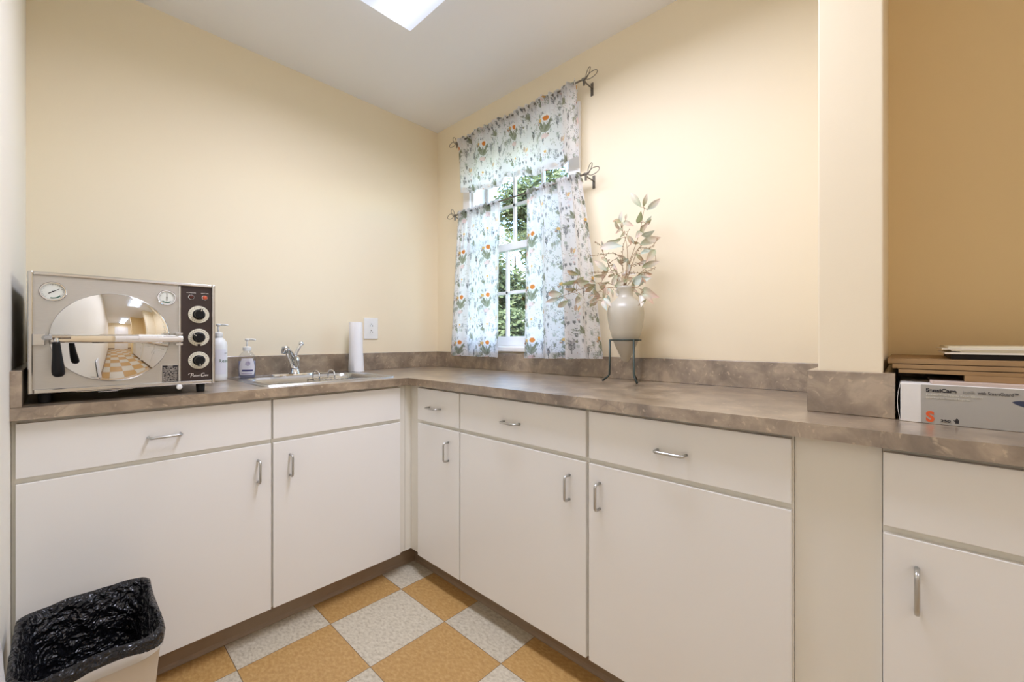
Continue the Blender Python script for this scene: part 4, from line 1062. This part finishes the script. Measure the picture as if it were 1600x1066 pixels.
for s_, dx in zip(STEMS, stem_dx):
    pts = [Vector((VX + br.uniform(-.01, .01), VY + br.uniform(-.008, .008), 1.115 + br.uniform(0, .02))), Vector((VX + br.uniform(-.008, .008), VY + 0.3 * (s_[0][0] - VY), 1.262))]
    for i, (y, z) in enumerate(s_):
        pts.append(depth_fix(y, z, dx * i / (len(s_) - 1)))
    stem_paths.append(bez(pts, 30))
for _ in range(46):
    p_ = br.choice(stem_paths[:5] + stem_paths[3:8]); q_ = p_[br.randint(len(p_) // 2, len(p_) - 1)]
    a_ = br.uniform(0, 2 * PI); l_ = br.uniform(0.03, 0.062); o_ = br.uniform(0.004, 0.02)
    y_, z_ = q_.y + o_ * math.cos(a_), q_.z + o_ * math.sin(a_)
    if z_ + l_ * math.sin(a_) < 1.20 and q_.y < -1.36: continue
    LEAVES.append((y_ + l_ * math.cos(a_), z_ + l_ * math.sin(a_), y_, z_))
GRN = [(0.44, 0.52, 0.36), (0.31, 0.36, 0.20), (0.52, 0.61, 0.48), (0.54, 0.66, 0.60), (0.37, 0.42, 0.25)]
PNK = [(0.68, 0.47, 0.40), (0.74, 0.58, 0.50), (0.58, 0.37, 0.27), (0.78, 0.68, 0.61)]
leafdata = []
for i, (y1, z1, y0, z0) in enumerate(LEAVES):
    best = None
    for k, p in enumerate(stem_paths):
        for j in range(len(p) // 3, len(p)):
            dd = (p[j].y - y0) ** 2 + (p[j].z - z0) ** 2
            if best is None or dd < best[0]: best = (dd, k, j)
    dd, k, j = best
    at = stem_paths[k][j]
    dx = (CAM - Vector((VX, y0, z0))).normalized()
    dep = (at - Vector((VX, at.y, at.z))).dot(dx)
    b = depth_fix(y0, z0, dep + br.uniform(-0.015, 0.025)); tp = depth_fix(y1, z1, dep + br.uniform(-0.03, 0.05))
    for q in (b, tp): q.x = min(q.x, -0.035)
    c0, c1 = (br.choice(GRN), br.choice(PNK)) if br.random() < 0.6 else (br.choice(PNK), br.choice(GRN))
    if i in (20, 21, 37, 41): c0, c1 = (0.90, 0.88, 0.84), (0.88, 0.86, 0.82)
    if i in (3, 5, 17, 22, 44): c0, c1 = (0.54, 0.63, 0.56), (0.66, 0.73, 0.68)
    if i in (4, 28): c0, c1 = (0.40, 0.47, 0.28), (0.48, 0.55, 0.34)
    leafdata.append((k, at, b, tp, c0, c1, br.uniform(0.27, 0.39)))
def add_leaf(V, F, Cc, b, tp, c0, c1, wr, side_hint):
    ax = tp - b; L = ax.length; ax.normalize()
    side = ax.cross(side_hint); side.normalize(); nn = side.cross(ax)
    base = len(V); NL = 9
    for q in range(NL):
        u = q / (NL - 1)
        wv = L * wr * 0.5 * (math.sin(PI * u ** 0.85) ** 0.9 if 0 < u < 1 else 0.02)
        mid = b + ax * (u * L) + nn * (0.10 * L * math.sin(PI * u)) - Vector((0, 0, 0.05 * L * u * u))
        for s_, lift in ((-1, 0.28), (-0.5, 0.10), (0, 0), (0.5, 0.10), (1, 0.28)):
            V.append(mid + side * (s_ * wv) + nn * (lift * wv))
            m = u; cc = [c0[z] * (1 - m) + c1[z] * m for z in range(3)]
            if abs(s_) < 0.1: cc = [min(1, x * 1.12) for x in cc]
            Cc.append(cc + [1.0])
    for q in range(NL - 1):
        for s_ in range(4):
            a = base + q * 5 + s_
            F.append((a, a + 1, a + 6, a + 5))
for k in range(len(STEMS)):
    V, F, Cc = [], [], []; petm = MB(); any_ = False
    n = len(stem_paths[k]); petm.tube(stem_paths[k], [0.0022 * (1 - 0.65 * q / n) for q in range(n)], 7)
    for (kk, at, b, tp, c0, c1, wr) in leafdata:
        if kk != k: continue
        any_ = True
        hint = (CAM - b).normalized() + Vector((br.uniform(-.5, .5), br.uniform(-.5, .5), br.uniform(-.5, .5)))
        hint = hint.normalized()
        petm.tube([at, (at + b) / 2 + Vector((0, 0, 0.002)), b], 0.0011, 5)
        add_leaf(V, F, Cc, b, tp, c0, c1, wr, hint)
    so_ = petm.build('branch', M['stem'], bt, smooth=True)
    if not any_: continue
    me = bpy.data.meshes.new('foliage'); me.from_pydata([tuple(v) for v in V], [], F); me.update()
    ca = me.color_attributes.new('Col', 'FLOAT_COLOR', 'POINT'); ca.data.foreach_set('color', np.array(Cc, 'f').ravel())
    link_mesh('foliage', me, M['leaf'], so_, smooth=True)
for bp in BERRIES:
    dx = br.uniform(0.0, 0.06)
    pts = [Vector((VX, VY + 0.2 * (bp[0][0] - VY), 1.262))] + [depth_fix(y, z, dx * (i + 1) / len(bp)) for i, (y, z) in enumerate(bp)]
    path = bez(pts, 26)
    so = MB().tube(path, 0.0011, 6).build('berry_sprig', M['stem'], bt, smooth=True)
    be = MB()
    for q in range(len(path) // 3, len(path)):
        o_ = Vector((br.uniform(-1, 1), br.uniform(-1, 1), br.uniform(-1, 1))) * 0.006
        be.sphere(path[q] + o_, br.uniform(0.0016, 0.0028), 7, 5)
    be.build('berries', M['berry'], so, smooth=True)

# ------------------------------------------------------------------ niche: glove box, boards, papers
GX, GY_, GL, GD, GH = -0.4715, -2.2935, 0.26, 0.225, 0.0825
gz = CT
t = thing('glove_box', (GX + GD / 2, GY_ - GL / 2, gz), 'white and grey glove carton marked with an orange S', 'box')
lo = []
for (yy, e) in ((GY_ + 0.0035, 0.010), (GY_ + 0.0015, 0.003), (GY_, 0.0), (GY_ - GL, 0.0)):
    lo.append([(GX + e * 0.3, yy, gz + 0.0002), (GX + GD - e * 0.3, yy, gz + 0.0002), (GX + GD - e * 0.3, yy, gz + GH - e * 0.1), (GX + e * 0.3, yy, gz + GH - e * 0.1)])
lo[0] = [(GX + 0.0, GY_ + 0.0005, gz + 0.0002), (GX + GD, GY_ + 0.0005, gz + 0.0002), (GX + GD, GY_ + 0.0005, gz + GH), (GX, GY_ + 0.0005, gz + GH)]
carton = MB().box(GX, GX + GD, GY_ - GL, GY_, gz + 0.0002, gz + GH).build('carton', M['carton_w'], t, bevel=0.0012)
# bulging end flap
lp = []
for i in range(9):
    v = i / 8; zz = gz + 0.0015 + (GH - 0.003) * v; bulge = 0.0042 * math.sin(PI * v)
    lp.append([(GX + 0.002, GY_ + 0.0002 + bulge, zz), (GX + GD - 0.002, GY_ + 0.0002 + bulge, zz), (GX + GD - 0.002, GY_ + 0.0010 + bulge, zz), (GX + 0.002, GY_ + 0.0010 + bulge, zz)])
MB().loops(lp).build('end_flap', M['carton_w'], t)
gp = MB().box(GX - 0.0006, GX, GY_ - GL + 0.002, GY_ - 0.032, gz + 0.001, gz + GH - 0.0012).build('grey_panel', M['carton_g'], t)
fx = GX - 0.0009
text_mesh('lettering', 'SensiCare', 0.0105, face_x(fx, -2.3330, 0.9720), M['ink'], gp, 1.04, bold=0.0004)
text_mesh('lettering', 'Ice\u00ae', 0.0088, face_x(fx, -2.3860, 0.9720), M['ink_l'], gp, 0.95)
text_mesh('lettering', 'with SmartGuard\u2122', 0.0092, face_x(fx, -2.4060, 0.9720), M['ink_g'], gp, 0.72, bold=0.0001)
text_mesh('lettering', 'Powder-Free Nitrile Exam Gloves', 0.0058, face_x(fx, -2.3330, 0.9645), M['ink_w'], gp, 1.0)
text_mesh('lettering', 'Latex-Free and Textured Fingertips', 0.0052, face_x(fx, -2.3330, 0.9580), M['ink_w'], gp, 0.85)
text_mesh('lettering', 'S', 0.0290, face_x(fx, -2.3330, 0.9105), M['ink_o'], gp, 0.92, bold=0.0012)
text_mesh('lettering', '250', 0.0078, face_x(fx, -2.3545, 0.9110), M['ink'], gp, 1.25, bold=0.0002)
# tiny hand pictogram
hp = MB()
def flat_x(pts):
    hp.bm.faces.new([hp.bm.verts.new((fx, -2.3745 - u, 0.9105 + v)) for u, v in pts])
flat_x([(0.001, 0), (0.0060, 0), (0.0060, 0.003), (0.0064, 0.006), (0.0006, 0.006), (0.001, 0.003)])
for i, h in enumerate((0.0085, 0.0100, 0.0095, 0.0080)):
    flat_x([(0.0008 + i * 0.00145, 0.006), (0.0020 + i * 0.00145, 0.006), (0.0020 + i * 0.00145, h), (0.0008 + i * 0.00145, h)])
flat_x([(0.0006, 0.0030), (0.0006, 0.0050), (-0.0016, 0.0072), (-0.0020, 0.0062)])
hp.build('hand_mark', M['ink'], gp)
gl = MB(); pts = []
for i in range(24):
    u = i / 23; pts.append((u * 0.075, 0.0085 * math.sin(PI * min(1, u * 1.0) ** 0.7), -0.018 * u))
rows = [[(fx, -2.4500 - u, 0.9610 + z + v) for (u, v, z) in pts], [(fx, -2.4500 - u, 0.9610 + z - v * 0.6) for (u, v, z) in pts]]
gl.loops(rows, False, False, closed=False).build('glove_picture', M['ink_b'], gp)

def slab(name, x0, x1, y0, y1, z0, z1, mat, label, cat, group, rag=0.0, seed=0):
    """flat sheet with slightly uneven outline"""
    r = random.Random(seed); mb = MB(); lo = []
    n = 14
    edge = [(x0 + (x1 - x0) * i / n, y1 + r.uniform(-rag, rag * 0.3)) for i in range(n + 1)]
    out = edge + [(x1, y0)] + [(x0, y0)]
    for z in (z0, z1): lo.append([(x, y, z) for x, y in out])
    o = mb.loops(lo).build(name, mat)
    return tag(o, label, cat, group)
bz = gz + GH
slab('magazine', -0.468, -0.16, -2.75, -2.340, bz + 0.0003, bz + 0.0058, M['sheet_p'], 'thin pinkish magazine lying on the glove carton under the boards', 'magazine', None, 0.004, 1)
slab('cardboard_sheet', -0.430, -0.10, -2.80, -2.392, bz + 0.0062, bz + 0.0190, M['board'], 'shortest tan board, lowest of the boards over the glove carton', 'board', 'tan boards', 0.002, 2)
slab('cardboard_sheet', -0.425, -0.06, -2.80, -2.289, bz + 0.0194, bz + 0.0272, M['board'], 'tan board second from the bottom, over the dark gap above the glove carton', 'board', 'tan boards', 0.002, 3)
slab('cardboard_sheet', -0.422, -0.04, -2.80, -2.2785, bz + 0.0290, bz + 0.0385, M['board'], 'tan board just below the topmost one, end touching the wall end', 'board', 'tan boards', 0.002, 4)
slab('cardboard_sheet', -0.420, -0.022, -2.80, -2.2715, bz + 0.0402, bz + 0.0500, M['board'], 'topmost and longest tan board, under the black folder and papers', 'board', 'tan boards', 0.001, 5)
zb = bz + 0.0502
slab('folder', -0.368, -0.10, -2.75, -2.376, zb, zb + 0.0115, M['folder'], 'black folder on the topmost tan board, under the papers', 'folder', None, 0.003, 6)
for i, (dy, dx, th, mt) in enumerate(((0.000, 0.0, 0.0038, 'sheet_w'), (-0.018, 0.004, 0.0022, 'sheet'), (-0.010, 0.002, 0.0030, 'sheet'), (0.004, 0.001, 0.0030, 'sheet_w'), (-0.004, 0.006, 0.0045, 'sheet'))):
    z0 = zb + 0.0118 + sum((0.0038, 0.0022, 0.0030, 0.0030, 0.0045)[:i]) + 0.0002 * i
    lab = ['lowest cream booklet of the pile, directly on the black folder', 'cream booklet second from the bottom of the pile, end set back', 'middle cream booklet of the pile on the black folder', 'cream booklet second from the top, its end sticking out', 'topmost cream booklet of the pile on the black folder'][i]
    slab('booklet', -0.385 + dx, -0.12, -2.72, -2.366 + dy, z0, z0 + th, M[mt], lab, 'booklet', 'cream booklets', 0.006, 20 + i)

# ------------------------------------------------------------------ waste bin with liner
bxa, bxb, bya, byb, bh = -1.790, -1.550, -1.035, -0.695, 0.385
t = thing('waste_bin', ((bxa + bxb) / 2, (bya + byb) / 2, 0), 'beige plastic waste bin lined with a black bag', 'waste bin')
def binloop(f, z, grow=0.0, seg=7, r=0.05):
    cx_, cy_ = (bxa + bxb) / 2, (bya + byb) / 2
    hw, hd_ = (bxb - bxa) / 2 * f + grow, (byb - bya) / 2 * f + grow
    return rrect(cx_ - hw, cx_ + hw, cy_ - hd_, cy_ + hd_, z, r, seg)
lo = [binloop(0.74, 0.001), binloop(0.76, 0.004), binloop(0.975, bh - 0.03), binloop(0.975, bh - 0.028), binloop(0.985, bh), binloop(0.955, bh), binloop(0.955, bh - 0.03), binloop(0.72, 0.01)]
o = MB().loops(lo).build('body', M['bin'], t); smooth_angle(o, 40)
o = MB().loops([binloop(0.978, bh - 0.036, 0.0012), binloop(0.985, bh - 0.032, 0.0035), binloop(0.990, bh - 0.004, 0.0035), binloop(0.985, bh + 0.001, 0.001)], False, False).build('rim', M['binrim'], t); smooth_angle(o, 40)
# liner: dense loops, crumpled with noise
def lining():
    rows = []
    def dense(f, z, grow, rad): return binloop(f, z, grow, 24, rad)
    spec = [(0.97, bh - 0.016, 0.006, .05, 0), (0.985, bh + 0.000, 0.0065, .05, .3), (0.99, bh + 0.012, 0.004, .05, 1), (0.975, bh + 0.017, 0.0, .05, 1), (0.95, bh + 0.010, -0.002, .05, 1), (0.94, bh - 0.02, -0.003, .05, .8)]
    for i in range(1, 14):
        u = i / 13; spec.append((0.94 - 0.22 * u, bh - 0.02 - (bh - 0.05) * u, -0.006, .05, .8))
    out = []
    for si, (f, z, g, rad, wob) in enumerate(spec):
        pts = dense(f, z, g, rad); row = []
        # resample evenly
        P = [Vector(p) for p in pts]; P.append(P[0]); acc = [0]
        for a, b in zip(P, P[1:]): acc.append(acc[-1] + (b - a).length)
        n = 150
        for k in range(n):
            s = acc[-1] * k / n; j = 0
            while acc[j + 1] < s: j += 1
            q = P[j].lerp(P[j + 1], (s - acc[j]) / max(1e-9, acc[j + 1] - acc[j]))
            c = Vector(((bxa + bxb) / 2, (bya + byb) / 2, q.z)); rad_ = (q - c).normalized()
            nz = noise.noise(Vector((q.x * 26, q.y * 26, q.z * 26 + 3))) + 0.6 * noise.noise(Vector((q.x * 60, q.y * 60, q.z * 50 + 9)))
            inside = si >= 5
            q = q + rad_ * (nz * (0.0120 if inside else 0.0035) * wob - (0.008 if inside else 0))
            if 1 <= si <= 4: q.z += wob * 0.010 * noise.noise(Vector((q.x * 14, q.y * 14, 1.7)))
            if si == 0: q.z += 0.016 * noise.noise(Vector((q.x * 12, q.y * 12, 5.1)))
            row.append(tuple(q))
        out.append(row)
    return out
o = MB().loops(lining(), cap0=False).build('bin_liner', M['bag'], t, smooth=True); o['label'] = 'black crumpled plastic liner'

# white plastic bag slumped against the side wall
def bag():
    lo = []
    for i in range(18):
        v = i / 17; z = 0.002 + 0.70 * v
        wy = 0.11 * (1 - 0.35 * v); wx = 0.016 * (1 - v) ** 0.7 + 0.006
        row = []
        for k in range(40):
            a = 2 * PI * k / 40
            x = -W + 0.004 + wx + wx * math.cos(a); y = -1.235 + wy * math.sin(a)
            n = noise.noise(Vector((x * 20, y * 30, z * 9)))
            row.append((max(-W + 0.002, x + n * 0.006), y + n * 0.012, z))
        lo.append(row)
    return lo
o = MB().loops(bag()).build('plastic_bag', M['whitebag'], smooth=True)
tag(o, 'crumpled white plastic bag against the side wall at the left edge', 'bag')

# ------------------------------------------------------------------ outside
o = MB().box(WT + 0.02, 22, -14, 22, -0.5, -0.35).build('ground', M['grass']); struct(o)
def tree(x, y, h, rad, n, seed, mat, label):
    r = random.Random(seed)
    t = thing('tree', (x, y, -0.35), label, 'tree', 'trees outside the window')
    MB().tube([(x, y, -0.35), (x + 0.05, y, h * 0.35), (x - 0.05, y + 0.05, h * 0.8)], [0.14, 0.10, 0.04], 10).build('trunk', M['bark'], t, smooth=True)
    V, F = [], []
    cl = []
    for _ in range(26):
        u = r.uniform(0.06, 1.0); a = r.uniform(0, 2 * PI); rr = rad * math.sin(PI * (0.12 + 0.80 * u)) * math.sqrt(r.random())
        cl.append((x + rr * math.cos(a), y + rr * math.sin(a), -0.1 + h * u, r.uniform(0.35, 0.62)))
    for _ in range(n):
        cx_, cy_, cz_, cr = r.choice(cl)
        d_ = Vector((r.gauss(0, 1), r.gauss(0, 1), r.gauss(0, 1))).normalized() * cr * r.random() ** 0.4
        p = Vector((cx_, cy_, cz_)) + d_
        if p.z < -0.3: continue
        a = Vector((r.gauss(0, 1), r.gauss(0, 1), r.gauss(0, 1))).normalized(); b = a.orthogonal().normalized()
        L, w_ = r.uniform(0.045, 0.085), r.uniform(0.018, 0.034)
        i = len(V); V += [p - a * L, p - b * w_, p + a * L, p + b * w_]; F.append((i, i + 1, i + 2, i + 3))
    me = bpy.data.meshes.new('crown'); me.from_pydata([tuple(v) for v in V], [], F); me.update()
    link_mesh('crown', me, mat, t)
tree(4.3, 2.7, 4.3, 1.30, 26000, 1, M['treeleaf'], 'dark green bushy tree standing straight behind the window gap')
tree(3.4, -0.4, 3.4, 1.1, 9000, 2, M['treeleaf2'], 'olive bushy tree seen through the right of the window')
tree(4.2, 5.6, 4.4, 1.30, 20000, 3, M['treeleaf'], 'dark green tree seen through the left of the window')
tree(8.4, 9.9, 5.4, 1.9, 26000, 4, M['treeleaf'], 'taller green tree rising behind the other trees')
tree(7.8, 5.4, 4.8, 1.9, 26000, 5, M['treeleaf2'], 'large round tree furthest back behind the window')
tree(12.5, 10.8, 6.2, 2.3, 20000, 6, M['treeleaf2'], 'pale green tree far back between the other trees')

# ------------------------------------------------------------------ light
wd = bpy.data.worlds.new('sky'); scene.world = wd; wd.use_nodes = True
nt = wd.node_tree; nt.nodes.clear()
sk = nt.nodes.new('ShaderNodeTexSky'); sk.sky_type = 'NISHITA'; sk.sun_disc = False
sk.sun_elevation = math.radians(48); sk.sun_rotation = math.radians(250); sk.air_density = 1.0; sk.dust_density = 0.6
bg = nt.nodes.new('ShaderNodeBackground'); bg.inputs[1].default_value = 2.2
ow = nt.nodes.new('ShaderNodeOutputWorld')
nt.links.new(sk.outputs[0], bg.inputs[0]); nt.links.new(bg.outputs[0], ow.inputs[0])
sl = bpy.data.lights.new('sun', 'SUN'); sl.energy = 6; sl.angle = 0.01; sl.color = (1, 0.95, 0.86)
so = bpy.data.objects.new('sun', sl); COL.objects.link(so)
so.rotation_euler = Vector((0.62, 0.25, -0.74)).to_track_quat('-Z', 'Y').to_euler()

# ------------------------------------------------------------------ camera
cam = bpy.data.cameras.new('camera'); co = bpy.data.objects.new('camera', cam); COL.objects.link(co)
F_PX, CXP, CYP, YAW = 653.07, 802.07, 530.78, 0.7526
cam.sensor_fit = 'HORIZONTAL'; cam.sensor_width = 36.0
cam.lens = F_PX / 1600 * 36
cam.shift_x = -(CXP - 800) / 1600; cam.shift_y = (CYP - 533) / 1600
cam.clip_start = 0.02; cam.clip_end = 200
co.location = CAM
co.rotation_euler = (PI / 2, 0, YAW - PI / 2)
scene.camera = co

scene.view_settings.view_transform = 'Standard'
scene.view_settings.look = 'None'
scene.view_settings.exposure = 0.10
scene.view_settings.gamma = 1.0
scene.view_settings.use_curve_mapping = False
cy_ = scene.cycles
cy_.use_denoising = True
cy_.max_bounces = 12; cy_.diffuse_bounces = 8; cy_.glossy_bounces = 6; cy_.transmission_bounces = 8; cy_.transparent_max_bounces = 16
cy_.sample_clamp_indirect = 6.0
cy_.caustics_reflective = False; cy_.caustics_refractive = False
